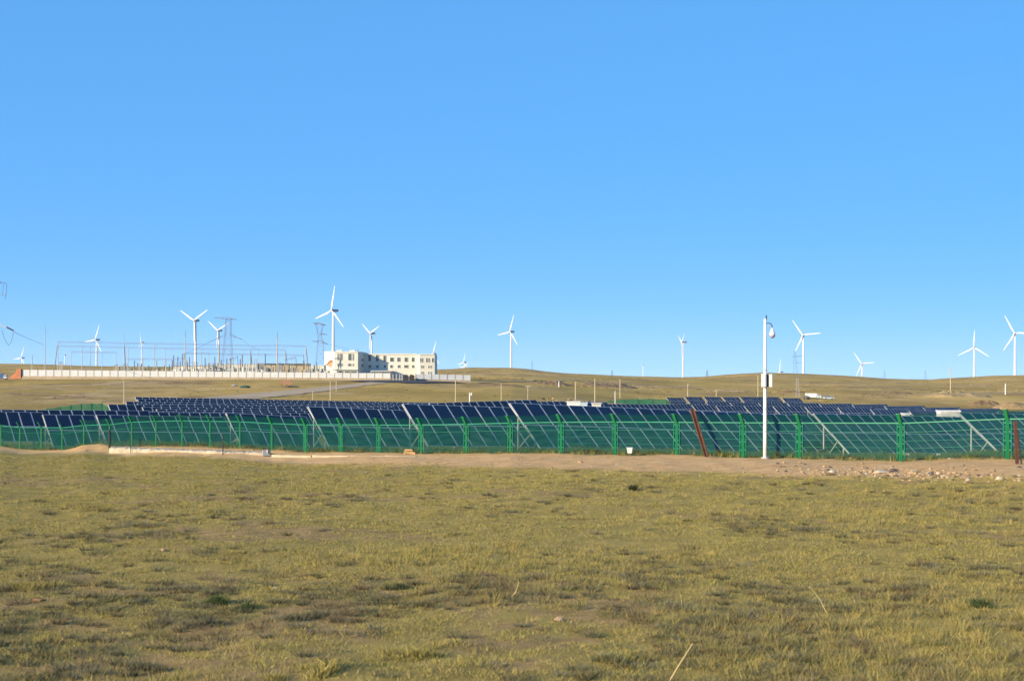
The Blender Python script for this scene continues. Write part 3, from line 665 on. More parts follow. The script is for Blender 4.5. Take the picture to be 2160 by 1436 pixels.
# ------------------------------------------------------------------ cream building
D = 600.0
def pl(px, Y): return (PX(px, Y), Y)
A0, A1, A2, A3, A4, A5, A6 = pl(685, D + 7), pl(706, D), pl(755, D), pl(767.5, D + 8.5), pl(880, D + 9.5), pl(884.5, D + 6), pl(917, D + 6.8)
zb0 = gz(A1[0], D) - .8
bld = thing('cream_building', 'cream three-storey control building with projecting left wing', 'building', (A1[0], A1[1], zb0)); bo = Vector(bld.location)
def loc2(p_): return (p_[0] - bo.x, p_[1] - bo.y)
def zat(py, Y): return CAM_H + (HOR - py) / F * Y - bo.z
wing = [A0, A1, A2, A3, (A3[0], D + 24), (A0[0], D + 24)]
mbw = MB(); mbw.prism([loc2(q) for q in wing], 0, zat(742.3, D)); mw = mbw.build('wing_wall', m_cream, parent=bld)
# lighter skin on the wing's left face: low sun's brightness put into its colour
def facade_quad(P0, P1, x0, x1, y0, y1, off=.05, th=.06):
    """thin slab on the facade line P0-P1 covering photo columns x0-x1 and rows y0-y1"""
    out = []
    n2 = Vector((P1[1] - P0[1], -(P1[0] - P0[0]), 0)).normalized()
    for px in (x0, x1):
        t = (px - 1080) / F; dx, dy = P1[0] - P0[0], P1[1] - P0[1]; u = (t * P0[1] - P0[0]) / (dx - t * dy); out.append((P0[0] + dx * u, P0[1] + dy * u))
    Ym = out[0][1]; za, zc = zat(y1, Ym), zat(y0, Ym); mb = MB(); p4 = []
    for o_ in (off, off + th):
        for (x, y), z in ((out[0], za), (out[1], za), (out[1], zc), (out[0], zc)): p4.append((x - bo.x + n2.x * o_, y - bo.y + n2.y * o_, z))
    mb.add(p4, [(3, 2, 1, 0), (4, 5, 6, 7), (0, 1, 5, 4), (1, 2, 6, 5), (2, 3, 7, 6), (3, 0, 4, 7)]); return mb
facade_quad(A0, A1, 685.1, 705.9, 742.3, 800, .02, .05).build('gable_sunlit_skin', m_white_r, parent=bld)
main = [A3, A4, (A4[0], D + 26), (A3[0] - 4, D + 26)]
MB().prism([loc2(q) for q in main], 0, zat(746.5, D + 9)).build('main_wall', m_cream, parent=bld)
endb = [A4, A5, A6, (A6[0], D + 26), (A4[0], D + 26)]
MB().prism([loc2(q) for q in endb], 0, zat(747.3, D + 7)).build('end_wall', m_cream, parent=bld)
for (P0, P1, xa, xb, yy) in [(A0, A1, 685, 706, 742), (A1, A2, 706, 755, 742), (A2, A3, 755.2, 767.3, 742.3), (A3, A4, 767.8, 879.8, 746.3), (A5, A6, 884.5, 917, 747.2)]:
    facade_quad(P0, P1, xa, xb, yy - .7, yy + 1.2, .07, .22).build('parapet', m_trim, parent=bld)
WIN = []
for a_, c_ in ((711.9, 714), (716.4, 718.6), (719.6, 721.8), (734.8, 741), (744, 745.8)): WIN.append((A1, A2, a_, c_, 745.9, 759.6))
for a_, c_ in ((711.9, 713.7), (716.3, 718), (720, 722), (734.4, 740.4), (744, 745.6)): WIN.append((A1, A2, a_, c_, 767, 771.8))
WIN += [(A1, A2, 713, 724, 783, 787.5), (A1, A2, 727, 739, 783, 787.5), (A1, A2, 741, 752, 783, 787.5), (A0, A1, 691, 697, 782, 787), (A0, A1, 702, 703.2, 749, 752.4)]
WIN += [(A2, A3, 762.4, 766.2, 756.7, 761), (A2, A3, 762, 766.2, 768, 773.6)]
for a_, c_, y0_, y1_ in ((777, 782.5, 748.5, 761.5), (793, 798.8, 749, 762), (808.7, 813.8, 750, 762.7), (823, 830, 754, 762.2), (838, 844, 754, 762.2), (853.3, 860, 754, 762.5), (868.6, 874, 754, 762.6)): WIN.append((A3, A4, a_, c_, y0_, y1_))
for a_, c_ in ((777.5, 783), (793.5, 799), (810, 814.5), (823, 828), (839, 844), (852.5, 861), (869, 873.6)): WIN.append((A3, A4, a_, c_, 770, 775.6))
for a_, c_ in ((886, 888), (889.5, 891.5), (898.7, 901.7), (904, 905.9), (911, 914.5)): WIN.append((A5, A6, a_, c_, 755.2, 763.6))
for a_, c_ in ((888, 889.7), (891.7, 893.3), (903, 904.9), (908, 909.8)): WIN.append((A5, A6, a_, c_, 771, 776)); WIN.append((A5, A6, a_, c_, 784, 788))
for P0, P1, a_, c_, y0_, y1_ in WIN:
    wo_ = facade_quad(P0, P1, a_, c_, y0_, y1_, .03, .05).build('window', m_glass, parent=bld)
    fr = MB(); e = .35
    for q_ in ((a_ - e, a_, y0_ - e, y1_ + e), (c_, c_ + e, y0_ - e, y1_ + e), (a_, c_, y0_ - e, y0_), (a_, c_, y1_, y1_ + e)):
        w4 = facade_quad(P0, P1, *q_, .02, .14); fr.add(w4.v, w4.f)
    fr.build('frame', m_trim, parent=wo_)
facade_quad(A1, A2, 706, 755, 778.6, 779.9, .05, .9).build('ledge', m_trim, parent=bld)
facade_quad(A0, A1, 688, 705.8, 778.6, 779.9, .08, .7).build('ledge', m_trim, parent=bld)
# painted mural on the gable: an uneven patch
pts2 = [(690.5, 768), (692, 763), (695, 759.5), (699, 758.8), (703, 760.5), (703.4, 764), (701.5, 769), (702, 773.5), (698, 775.4), (694, 772.5), (691, 771)]
mv = []
nA = Vector((A1[1] - A0[1], -(A1[0] - A0[0]), 0)).normalized()
for px, py in pts2:
    t = (px - 1080) / F; dx, dy = A1[0] - A0[0], A1[1] - A0[1]; u = (t * A0[1] - A0[0]) / (dx - t * dy); x, y = A0[0] + dx * u, A0[1] + dy * u
    mv.append((x - bo.x + nA.x * .09, y - bo.y + nA.y * .09, zat(py, y)))
MB().add(mv, [tuple(range(len(mv)))[::-1]]).build('mural', m_mural, parent=bld)
# entrance lobby with glazed front
lx0, lx1 = PX(783, D + 4) - bo.x, PX(828, D + 4) - bo.x
lob = MB().box(((lx0 + lx1) / 2, 5.2, zat(781.3, D + 4) - .25), (lx1 - lx0, 6.5, .5)).build('entrance_canopy', m_galv, parent=bld)
nb = 8
for i in range(nb):
    wd = (lx1 - lx0) / nb; MB().box((lx0 + wd * (i + .5), 2.6, (zat(782, D + 4)) / 2), (wd - .15, .12, zat(782.5, D + 4))).build('glass_panel', m_glass, parent=lob)
    MB().box((lx0 + wd * i, 2.5, zat(782, D + 4) / 2), (.15, .2, zat(782.6, D + 4))).build('mullion', m_frame, parent=lob)
for xx in (715, 742): MB().box((PX(xx, D + 6) - bo.x, 8, zat(742, D + 6) + .3), (2.4, 2, .9)).build('roof_vent', m_trim, parent=bld)
MB().tube([(PX(752, D) - bo.x, 3, zat(742, D)), (PX(752, D) - bo.x, 3, zat(736.5, D)), (PX(753.3, D) - bo.x, 3, zat(736.5, D)), (PX(753.3, D) - bo.x, 3, zat(742, D))], .1, 6).build('roof_pipe', m_lat, parent=bld)

# ------------------------------------------------------------------ substation yard
def gpt(px, Y): X = PX(px, Y); return Vector((X, Y, gz(X, Y)))
def gantry(label, Y, beam, posts, legs, dia=.3):
    """beam: list of (px,py); posts: px of uprights; legs: (px, dx) of A-frame legs"""
    o = gpt(beam[0][0], Y); root = thing('gantry', label, 'gantry', o)
    def by(px): return float(np.interp(px, [q[0] for q in beam], [q[1] for q in beam]))
    for (x0, y0), (x1, y1) in zip(beam[:-1], beam[1:]):
        a, c = P(x0, y0, Y) - o, P(x1, y1, Y) - o
        MB().beam(a, c, .16, .16).build('beam', m_lat, parent=root); MB().beam(a + Vector((0, .6, -.45)), c + Vector((0, .6, -.45)), .10, .10).build('lower_chord', m_lat, parent=root)
    for px in posts:
        b_ = gpt(px, Y) - o; MB().tube([b_ - Vector((0, 0, .3)), P(px, by(px), Y) - o], [dia * .62, dia * .45], 8).build('upright', m_eq, parent=root)
    for px, dx in legs:
        b_ = gpt(px + dx, Y + 3) - o; MB().tube([b_, P(px, by(px), Y) - o], [dia * .55, dia * .42], 8).build('raking_leg', m_lat, parent=root)
gantry('tallest long steel gantry beam spanning the whole substation', 590, [(122, 720), (262, 723), (391, 725), (528, 728.5), (585, 728), (645, 729.5)], [122, 262, 326, 391, 461, 645], [(122, -9), (645, 8), (262, 5)])
gantry('second, lower gantry beam behind the tallest one', 612, [(122, 729), (190, 730), (262, 732), (348, 734), (470, 735.5), (602, 737)], [173, 190, 270, 348, 425, 528, 602], [(602, 7), (528, 7)])
gantry('middle gantry beam crossing the right half of the substation', 598, [(391, 744), (470, 745.5), (560, 747), (640, 748)], [405, 440, 486, 512, 560, 620], [(640, 5)], .24)
gantry('short gantry beam left of the first lightning mast pair', 600, [(150, 741), (200, 742), (246, 743)], [150, 215, 246], [], .24)
gantry('lowest short gantry beam over the left switchgear', 578, [(268, 756.5), (310, 756), (350, 756.5), (391, 755.5)], [270, 301, 330, 350], [])
gantry('low gantry over the tan blockwork right of the tall pole', 582, [(600, 757.5), (613, 755), (624, 753)], [601, 614], [(624, 3)], .24)
gantry('low gantry in front of the pylon foot', 584, [(483, 756.5), (494, 754.5), (501, 751)], [484], [(501, 3)], .24)
for px, top, Y, lab, wd in [(95.5, 685, 575, 'tallest thin lightning mast at the left of the substation', .30), (68, 748, 566, 'short grey pole behind the left wall end', .42), (262, 702, 588, 'lightning mast on the left of the long gantry', .22),
                        (391, 695, 566, 'tall tapered pole in the middle of the substation', .46), (585, 698, 564, 'tall tan tapered pole rising in front of the blockwork', .52), (645, 698, 596, 'hair-thin lightning rod above the right gantry leg', .12),
                        (362, 690, 640, 'hair-thin lightning rod left of the middle pole', .10), (93, 727, 600, 'thin rod beside the tallest lightning mast', .12), (545, 735, 606, 'thin grey mast between pylon and tan pole', .2)]:
    b_ = gpt(px, Y); hh = CAM_H + (HOR - top) / F * Y - b_.z
    t_ = thing('lightning_mast', lab, 'mast', b_, 0, 'lightning masts of the substation')
    MB().tube([(0, 0, -.3), (0, 0, hh * .6), (0, 0, hh * .84)], [wd * .62, wd * .45, wd * .35], 8).build('shaft', m_conc if px in (585,) else m_eq, parent=t_)
    MB().tube([(0, 0, hh * .84), (0, 0, hh)], [wd * .28, wd * .14], 6).build('spike', m_lat, parent=t_)
# switchgear: rows of pedestals with stacked insulators
def gear_meshes(kind):
    m1, m2 = MB(), MB()
    if kind == 0:
        m1.box((0, 0, 1.0), (.35, .35, 2.0)); m1.box((0, 0, 2.05), (1.2, .5, .15))
        for s_ in (-.4, .4): m2.tube([(s_, 0, 2.1 + .12 * k_) for k_ in range(16)], [.10 if k_ % 2 else .20 for k_ in range(16)], 8)
    elif kind == 1:
        m1.box((-.3, 0, 1.2), (.16, .16, 2.4)); m1.box((.3, 0, 1.2), (.16, .16, 2.4)); m1.box((0, 0, 1.1), (.8, .5, .7))
        m2.tube([(0, 0, 2.4 + .12 * k_) for k_ in range(22)], [.12 if k_ % 2 else .24 for k_ in range(22)], 8)
    else:
        m1.box((0, 0, .9), (1.0, .8, 1.8)); m1.box((0, 0, 1.85), (1.2, .9, .1)); m2.tube([(0, 0, 1.9), (0, 0, 3.1)], [.22, .16], 8); m2.box((0, 0, 3.2), (.5, .4, .2))
    return m1.mesh('pedestal', m_galv if kind != 2 else m_eqw), m2.mesh('insulator', m_eq if kind != 1 else m_eqd)
GEAR = [gear_meshes(k_) for k_ in range(3)]
rng = random.Random(5)
for i in range(110):
    px = 240 + (690 - 240) * (i + rng.uniform(-.4, .4)) / 110; Y = rng.choice([566, 572, 579, 588]); kd = rng.choice([0, 0, 1, 1, 2]); sc = rng.uniform(.85, 1.6) * (1.35 if 360 < px < 560 else 1)
    t_ = thing('switchgear', 'grey insulator stack on a pedestal in the crowded switchyard', 'switchgear', gpt(px, Y), rng.uniform(-.3, .3), 'insulator stacks of the switchyard'); t_.scale = (1, 1, sc)
    new('pedestal', GEAR[kd][0], t_); new('insulator', GEAR[kd][1], t_)
def cabin(name, label, cat, x0, x1, ytop, Y, dep, mat, roofm, nwin=0):
    a, c = gpt(x0, Y), gpt(x1, Y); zt = CAM_H + (HOR - ytop) / F * Y; base = min(a.z, c.z) - .3
    t_ = thing(name, label, cat, ((a.x + c.x) / 2, Y, base)); W_ = c.x - a.x; H_ = zt - base
    MB().box((0, dep / 2, H_ / 2), (W_, dep, H_)).build('wall', mat, parent=t_)
    MB().box((0, dep / 2, H_ + .08), (W_ + .3, dep + .3, .16)).build('roof', roofm, parent=t_)
    for i in range(nwin):
        x = -W_ / 2 + W_ * (i + .5) / nwin; wv = MB().box((x, -.03, H_ * .66), (W_ / nwin * .4, .08, H_ * .22)).build('window', m_glass, parent=t_)
        MB().box((x, -.05, H_ * .53), (W_ / nwin * .5, .12, .1)).build('sill', m_trim, parent=wv)
    return t_
cabin('relay_house', 'small cream relay house beside the building wing', 'building', 657, 684.5, 771, 582, 6, m_cream, m_trim, 3)
tb = cabin('tan_block_wall', 'long tan blockwork fire wall behind the tall tan pole', 'wall', 545, 655, 767.5, 606, 1.2, m_tan, m_tan)
cabin('switch_cabin', 'long pale switch cabin behind the middle insulators', 'cabin', 366, 450, 772, 598, 4, m_eqw, m_eqd, 9)
cabin('switch_cabin', 'pale grey switch cabin left of the tan blockwork', 'cabin', 452, 542, 769, 602, 4, m_eqw, m_tan, 9)
cabin('grey_transformer_box', 'blue-grey transformer box right of the tall tan pole', 'transformer', 586, 594, 769, 575, 2.4, m_nac, m_eqd)
cabin('brown_transformer_box', 'brownish transformer box among the right switchgear', 'transformer', 602, 609, 769, 575, 2.4, m_plinth, m_eqd)
for px, wp in ((245, 9), (128, 6), (292, 3)):
    b_ = gpt(px, 590); t_ = thing('lattice_column', {245: 'cluster of pale bus supports left of the long mast', 128: 'pale lattice support at the left gantry leg', 292: 'slanting lattice support under the slender turbine'}[px], 'support', b_)
    for k_ in range(4):
        ox = (k_ - 1.5) * wp / F * 590 / 2.2; hh = 5.2 if px != 128 else 6.4
        MB().tube([(ox, 0, -.2), (ox * .7 + .2, 0, hh)], [.17, .12], 7).build('column', m_eq if k_ % 2 else m_conc, parent=t_)
    MB().beam((-wp / F * 590 * .5, 0, hh), (wp / F * 590 * .5, 0, hh + .3), .3, .3).build('crossbar', m_eqd, parent=t_)

# ------------------------------------------------------------------ lattice pylons
def lattice(root, o, base, top, wb, wt, nseg, m, r=.14, name='leg'):
    lv = []
    for i in range(nseg + 1):
        u = i / nseg; c_ = base.lerp(top, u); hw = (wb + (wt - wb) * u) / 2; lv.append([c_ + Vector((sx_ * hw, sy_ * hw, 0)) - o for sx_, sy_ in ((-1, -1), (1, -1), (1, 1), (-1, 1))])
    for k_ in range(4):
        MB().beam(lv[0][k_], lv[-1][k_], r, r).build('leg', m, parent=root)
    for i in range(nseg):
        mb = MB()
        for k_ in range(4):
            a, c_ = lv[i], lv[i + 1]; j = (k_ + 1) % 4; mb.beam(a[k_], c_[j], r * .6); mb.beam(a[j], c_[k_], r * .6); mb.beam(c_[k_], c_[j], r * .6)
        mb.build('bracing', m, parent=root)
def arm(root, o, a, b, dep, m, r=.12):
    a, b = a - o, b - o; mb = MB(); mb.beam(a, b, r); mb.beam(a + Vector((0, 0, dep)), b, r); mb.beam(a.lerp(b, .5), a.lerp(b, .25) + Vector((0, 0, dep * .75)), r * .7); mb.beam(a.lerp(b, .5), a.lerp(b, .5) + Vector((0, 0, dep * .5)), r * .7); mb.build('cross_arm', m, parent=root)
Yp = 760; b_ = gpt(479, Yp); tp = P(482, 672, Yp); t_ = thing('lattice_pylon', 'grey lattice pylon behind the overlapping turbine pair', 'pylon', b_, 0, 'transmission pylons')
lattice(t_, b_, b_, P(481, 705, Yp), 6.4, 3.2, 5, m_lat, .10); lattice(t_, b_, P(481, 705, Yp), tp, 3.2, 2.6, 3, m_lat, .11)
arm(t_, b_, tp + Vector((0, 0, -.5)), P(452, 670, Yp), 1.2, m_lat, .22); arm(t_, b_, tp + Vector((0, 0, -.5)), P(500, 674, Yp), 1.0, m_lat, .2)
arm(t_, b_, P(484, 708, Yp), P(511, 716, Yp), 1.2, m_lat, .18); arm(t_, b_, P(478, 708, Yp), P(440, 722, Yp), 1.0, m_lat, .16)
Yp = 900; b_ = gpt(675, Yp); tp = P(674, 684, Yp); t_ = thing('lattice_pylon', 'dark waisted pylon left of the tall turbine', 'pylon', b_, 0, 'transmission pylons')
lattice(t_, b_, b_, P(676, 722, Yp), 6.5, 3.2, 4, m_lat, .09); lattice(t_, b_, P(676, 722, Yp), P(674, 706, Yp), 3.4, 1.8, 2, m_lat, .09); lattice(t_, b_, P(674, 706, Yp), tp, 2.0, 4.6, 2, m_lat, .09)
arm(t_, b_, tp, P(661, 682, Yp), 1.0, m_lat, .4); arm(t_, b_, tp, P(687, 686, Yp), .8, m_lat, .4); arm(t_, b_, P(674, 705, Yp), P(690, 705.5, Yp), .7, m_lat, .26)
arm(t_, b_, P(676, 722, Yp), P(659, 720, Yp), 1.3, m_lat, .26); arm(t_, b_, P(676, 722, Yp), P(692, 726, Yp), 1.3, m_lat, .26)
Yp = 1350; b_ = gpt(1678, Yp); tp = P(1676.5, 741, Yp); t_ = thing('lattice_pylon', 'thin pylon beside the tower of the mast turbine', 'pylon', b_, 0, 'transmission pylons')
lattice(t_, b_, b_, tp, 4.2, 1.2, 6, m_lat, .07); arm(t_, b_, P(1678, 752, Yp), P(1694, 751, Yp), .5, m_lat, .22); arm(t_, b_, P(1678, 752, Yp), P(1672, 752, Yp), .5, m_lat, .22); arm(t_, b_, P(1678, 765, Yp), P(1692, 765, Yp), .4, m_lat, .16)
h = hit(1683, 838); t_ = thing('lattice_pylon', 'faint grey lattice tower standing in front of the right hill', 'pylon', h, 0, 'transmission pylons')
lattice(t_, h, h, P(1681.5, 797, h.y), 1.5, .6, 6, m_galv, .035)
for px, top, Yq, lab in ((1122.5, 757, 1480, 'tiny antenna tower on the middle hilltop'), (1291, 778, 1450, 'tiny pale tower on the hill saddle'), (1491.5, 777, 1470, 'tiny dark mast on the rise right of centre'), (1866, 776, 1480, 'faint far pylon, left one of the pair on the right skyline'), (1952, 776, 1480, 'faint far pylon, right one of the pair on the right skyline')):
    b_ = gpt(px, Yq); hh = CAM_H + (HOR - top) / F * Yq - b_.z; t_ = thing('far_tower', lab, 'tower', b_)
    fx = .06 if px > 1800 else .16
    lattice(t_, b_, b_, b_ + Vector((0, 0, hh * .75)), 2.0, .7, 4, m_lat, fx); MB().beam((0, 0, hh * .7), (0, 0, hh), fx * 1.3, fx * 1.3).build('spike', m_lat, parent=t_)
# near pylon just outside the left edge, its arm ends reach into the picture
Yp = 300; bx_ = PX(-70, Yp); b_ = Vector((bx_, Yp, gz(bx_, Yp))); t_ = thing('lattice_pylon', 'near pylon at the left edge with insulators and jumper loops', 'pylon', b_, 0, 'transmission pylons')
lattice(t_, b_, b_, P(-70, 540, Yp), 4.5, 1.6, 8, m_lat, .16)
arm(t_, b_, P(-62, 598, Yp), P(2, 595, Yp), .9, m_lat, .12); arm(t_, b_, P(-62, 690, Yp), P(0, 686, Yp), .9, m_lat, .12)
MB().tube([P(x, y, Yp) - b_ for x, y in ((-8, 600), (0, 597), (7, 595.5), (12, 597), (14.5, 602), (14, 610), (12.5, 622), (9.5, 631))], .06, 6).build('jumper_loop', m_wire, parent=t_)
MB().beam(P(-4, 622, Yp) - b_, P(12, 622, Yp) - b_, .07).beam(P(8, 597, Yp) - b_, P(5, 622, Yp) - b_, .07).build('hanger', m_wire, parent=t_)
ip = [P(x, y, Yp) - b_ for x, y in ((-6, 683), (5, 687), (14, 690), (28, 697))]
MB().tube([ip[2].lerp(ip[3], k_ / 14) for k_ in range(15)], [.10 if k_ % 2 else .20 for k_ in range(15)], 8).build('insulator_string', m_ins, parent=t_)
MB().tube([ip[0].lerp(ip[2], k_ / 10) for k_ in range(11)], [.06 if k_ % 2 else .16 for k_ in range(11)], 8).build('insulator_string', m_eqw, parent=t_)
MB().tube([P(x, y, Yp) - b_ for x, y in ((4, 697), (9, 713), (14, 723), (18.5, 728), (23, 722), (26, 712), (28.5, 699))], .05, 6).build('jumper_loop', m_wire, parent=t_)
MB().beam(P(27, 696, Yp) - b_, P(35, 703, Yp) - b_, .08).build('clamp', m_wire, parent=t_)
def cable(label, pts, r):
    pp = [P(*q) for q in pts]; o = pp[0]; tag(MB().tube([q - o for q in pp], r, 5).build('power_line', m_wire, loc=o), label, 'power line', 'power lines of the substation')
def sag(a, c, s, k=9):
    return [(a[0] + (c[0] - a[0]) * i / k, a[1] + (c[1] - a[1]) * i / k + s * 4 * (i / k) * (1 - i / k), a[2] + (c[2] - a[2]) * i / k) for i in range(k + 1)]
cable('thin line falling from the near insulators to the left rod', sag((34, 702, 300), (93, 727, 600), 1.0), .05)
cable('thin line from the pylon arm down to the long gantry', sag((440, 722, 760), (391, 745, 590), 1.5), .07)
cable('thin line from the pylon arm towards the tall tan pole', sag((511, 716, 760), (545, 738, 612), 2), .07)
cable('thin line from the waisted pylon over the building roof', sag((692, 726, 900), (752, 742, 604), -1.0), .08)

# ------------------------------------------------------------------ poles on the grass
def pole(px, top, bot, label, wpx=3.4, cross=None, mat=m_conc, box=None):
    h = hit(px, bot); s = h.y / F; hh = (bot - top) * s; t_ = thing('utility_pole', label, 'pole', h, 0, 'concrete poles on the grass')
    MB().tube([(0, 0, -.4), (0, 0, hh)], [wpx * s * .40, wpx * s * .30], 9).build('shaft', mat, parent=t_)
    if cross: MB().box((0, 0, hh - .08), (cross * s, .14, .16)).build('crossarm', m_conc, parent=t_)
    else: MB().tube([(0, 0, hh), (0, 0, hh + .12)], [wpx * s * .45, wpx * s * .3], 9).build('cap', m_conc, parent=t_)
    if box: MB().box((box * s, -.05, hh - .25), (2.6 * s, .25, 5 * s)).build('lamp_box', m_mast, parent=t_)
pole(262, 803, 851, 'tan pole rising left of the uppermost left solar row', 3.2)
pole(697, 805, 846, 'tan pole in front of the road below the building', 3.2)
pole(709.5, 803, 825, 'short tan pole beside the road, right of a taller one', 2.4)
pole(660, 826, 845, 'short tan pole in the dry grass below the road', 2.4)
pole(961, 800, 848, 'tan pole below the right wall end', 3.2)
pole(991, 829, 849, 'short white post carrying a small box', 4.2, None, m_mast, 3.2)
pole(1057.5, 810, 847, 'thin pale pole below the middle hill', 2.6)
pole(1113.5, 814, 844, 'faint pole topped by a flat lamp head', 2.0, 11)
pole(1214, 805, 844, 'pale pole left of the tallest middle pole', 3.2, 4)
pole(1255, 799, 850, 'tallest tan pole in the middle field', 3.2)
pole(1308, 800, 840, 'tan pole behind the far green netting', 2.6)
pole(1297.5, 825, 852, 'short white post in front of the far green netting', 2.4, None, m_mast)
pole(1179, 804, 816, 'stubby white marker post on the middle slope', 3.0, None, m_mast)
pole(1451, 810, 839, 'pale pole with short crossarm left of the leaning post', 2.6, 6)
pole(1511, 822, 839, 'short tan pole behind the farthest solar tables', 2.4)
pole(1599, 793, 853, 'tan pole just left of the white camera mast', 2.6)
pole(2005, 776, 836, 'tall pole with wire brackets on the right slope', 2.8, 10)
pole(2121, 809, 832, 'grey stub pole on the far right slope', 4.0, None, m_galv)

# ------------------------------------------------------------------ cabinets and vehicles
def cabinet(label, x0, x1, ytop, Y, mat, vent=True):
    a = gpt((x0 + x1) / 2, Y); W_ = (x1 - x0) / F * Y; zt = CAM_H + (HOR - ytop) / F * Y - a.z; t_ = thing('inverter_cabinet', label, 'cabinet', a, 0, 'inverter cabinets between the solar rows')
    MB().box((0, 0, zt / 2), (W_, 1.1, zt - .1)).build('housing', mat, parent=t_); MB().box((0, 0, zt), (W_ + .1, 1.25, .09)).build('roof', mat, parent=t_)
    for s_ in (-1, 1): d_ = MB().box((s_ * W_ * .245, -.565, zt * .52), (W_ * .46, .03, zt * .8)).build('door', mat, parent=t_); MB().box((s_ * W_ * .06, -.6, zt * .55), (.03, .04, .14)).build('handle', m_dsteel, parent=d_)
    if vent: MB().tube([(W_ * .18, -.58, zt - .42), (W_ * .18, -.62, zt - .42)], .06, 8).build('lock', m_dsteel, parent=t_)
cabinet('bright white inverter cabinet above the right solar rows', 1980, 2020, 866.5, 104, m_mast)
cabinet('small white box beside a right fence post top', 1905, 1915.5, 872.5, 108, m_mast)
cabinet('white cabinet behind the middle of the longest solar row', 1196.5, 1222.5, 847, 128, m_mast)
cabinet('pale blue cabinet right of the white middle cabinet', 1224, 1238, 849.5, 133, m_pblue)
cabinet('dark blue cabinet, second right of the white middle cabinet', 1240, 1247, 849, 134, m_blue)
cabinet('pale grey cabinet, third right of the white middle cabinet', 1249, 1267, 850.5, 132, m_eqw)
def wheels(root, xs, r, wy):
    for x in xs:
        for s_ in (-1, 1):
            wv = MB().tube([(x, s_ * wy - .12, r), (x, s_ * wy + .12, r)], r, 14).build('wheel', m_black, parent=root); MB().tube([(x, s_ * wy - .13, r), (x, s_ * wy + .13, r)], r * .5, 10).build('rim', m_galv, parent=wv)
h = hit(1716, 842.5); s = h.y / F; t_ = thing('box_truck', 'small white box truck parked below the right hill', 'truck', h)
MB().box((-1.0, 0, 1.55), (21.5 * s, 2.0, 8.2 * s)).build('cargo_box', m_white_r, parent=t_)
MB().add([(1.15, -.95, .45), (2.75, -.95, .45), (2.75, .95, .45), (1.15, .95, .45), (1.15, -.95, 1.95), (2.25, -.9, 1.95), (2.25, .9, 1.95), (1.15, .95, 1.95), (2.75, -.95, 1.15), (2.75, .95, 1.15)], [(0, 3, 2, 1), (0, 1, 8, 5, 4), (3, 7, 6, 9, 2), (1, 2, 9, 8), (8, 9, 6, 5), (4, 5, 6, 7), (0, 4, 7, 3)]).build('cab', m_pblue, parent=t_)
MB().box((1.85, 0, 1.6), (.7, 1.96, .4)).build('window', m_glass, parent=t_); MB().box((0, 0, .5), (5.0, 1.2, .25)).build('chassis', m_dsteel, parent=t_); wheels(t_, (-1.9, 1.9), .42, .85)
h = hit(1748, 842.5); t_ = thing('pale_car', 'pale blue car parked right of the white box truck', 'car', h)
MB().add([(-1.9, -.8, .3), (1.9, -.8, .3), (1.9, .8, .3), (-1.9, .8, .3), (-1.9, -.8, .85), (1.9, -.8, .75), (1.9, .8, .75), (-1.9, .8, .85)], [(3, 2, 1, 0), (4, 5, 6, 7), (0, 1, 5, 4), (1, 2, 6, 5), (2, 3, 7, 6), (3, 0, 4, 7)]).build('body', m_pblue, parent=t_)
MB().add([(-1.6, -.75, .84), (.9, -.75, .8), (.9, .75, .8), (-1.6, .75, .84), (-1.2, -.65, 1.4), (.3, -.65, 1.4), (.3, .65, 1.4), (-1.2, .65, 1.4)], [(4, 5, 6, 7), (0, 1, 5, 4), (1, 2, 6, 5), (2, 3, 7, 6), (3, 0, 4, 7)]).build('cabin', m_glass, parent=t_); MB().box((-.45, 0, 1.42), (1.5, 1.32, .05)).build('roof', m_mast, parent=t_); wheels(t_, (-1.2, 1.25), .32, .72)
h = hit(1697, 842); t_ = thing('dark_trailer', 'dark low trailer left of the white box truck', 'trailer', h)
MB().box((0, 0, 1.0), (1.9, 1.6, .9)).build('tub', m_eqd, parent=t_); MB().beam((-.9, 0, .6), (-1.7, 0, .5), .12).build('drawbar', m_dsteel, parent=t_); wheels(t_, (0.2,), .36, .75)
h = P(2, 793.5, 545); h.z = gz(h.x, h.y); t_ = thing('blue_truck', 'dark blue tarped truck at the far left edge', 'truck', h)
MB().box((-1.0, 0, 1.5), (4.2, 2.1, 1.9)).build('tarp_body', m_blue, parent=t_); MB().box((1.75, 0, 1.15), (1.3, 1.9, 1.5)).build('cab', m_mast, parent=t_); MB().box((1.85, 0, 1.5), (1.2, 1.94, .5)).build('window', m_glass, parent=t_); wheels(t_, (-2.0, 1.7), .45, .9)

# ------------------------------------------------------------------ bits on the far slope
h = hit(602, 813); s = h.y / F; t_ = thing('brown_hoarding', 'reddish brown hoarding on the slope below the wall', 'hoarding', h)
for k_ in range(4): MB().box((-4 * s * 1.6 + k_ * 5.6 * s, 0, 6 * s), (5.4 * s, .12, 9 * s)).build('board', m_hoard, parent=t_)
for x in (-8, 2, 12): MB().beam((x * s, .15, -.3), (x * s, .15, 12 * s), .25).build('post', m_rust, parent=t_)
def heap(px, py, wpx, mat, label, cat, flat=.4, sy=1.2):
    h = hit(px, py); s = wpx / F * h.y; o = rock_mesh(int(px) * 3, flat).build('heap', mat, loc=(h.x, h.y, h.z + .08 * s * flat), rot=(0, 0, .4)); o.scale = (s, s * sy, s); tag(o, label, cat)
heap(518, 818, 22, m_tarp, 'dark green tarp heap on the left slope', 'heap', .45); heap(612, 817, 34, m_rockd, 'dark spoil heap beside the dirt road', 'heap', .16)
heap(494, 814, 14, m_nac, 'grey pipe heap left of the green tarp', 'heap', .4)
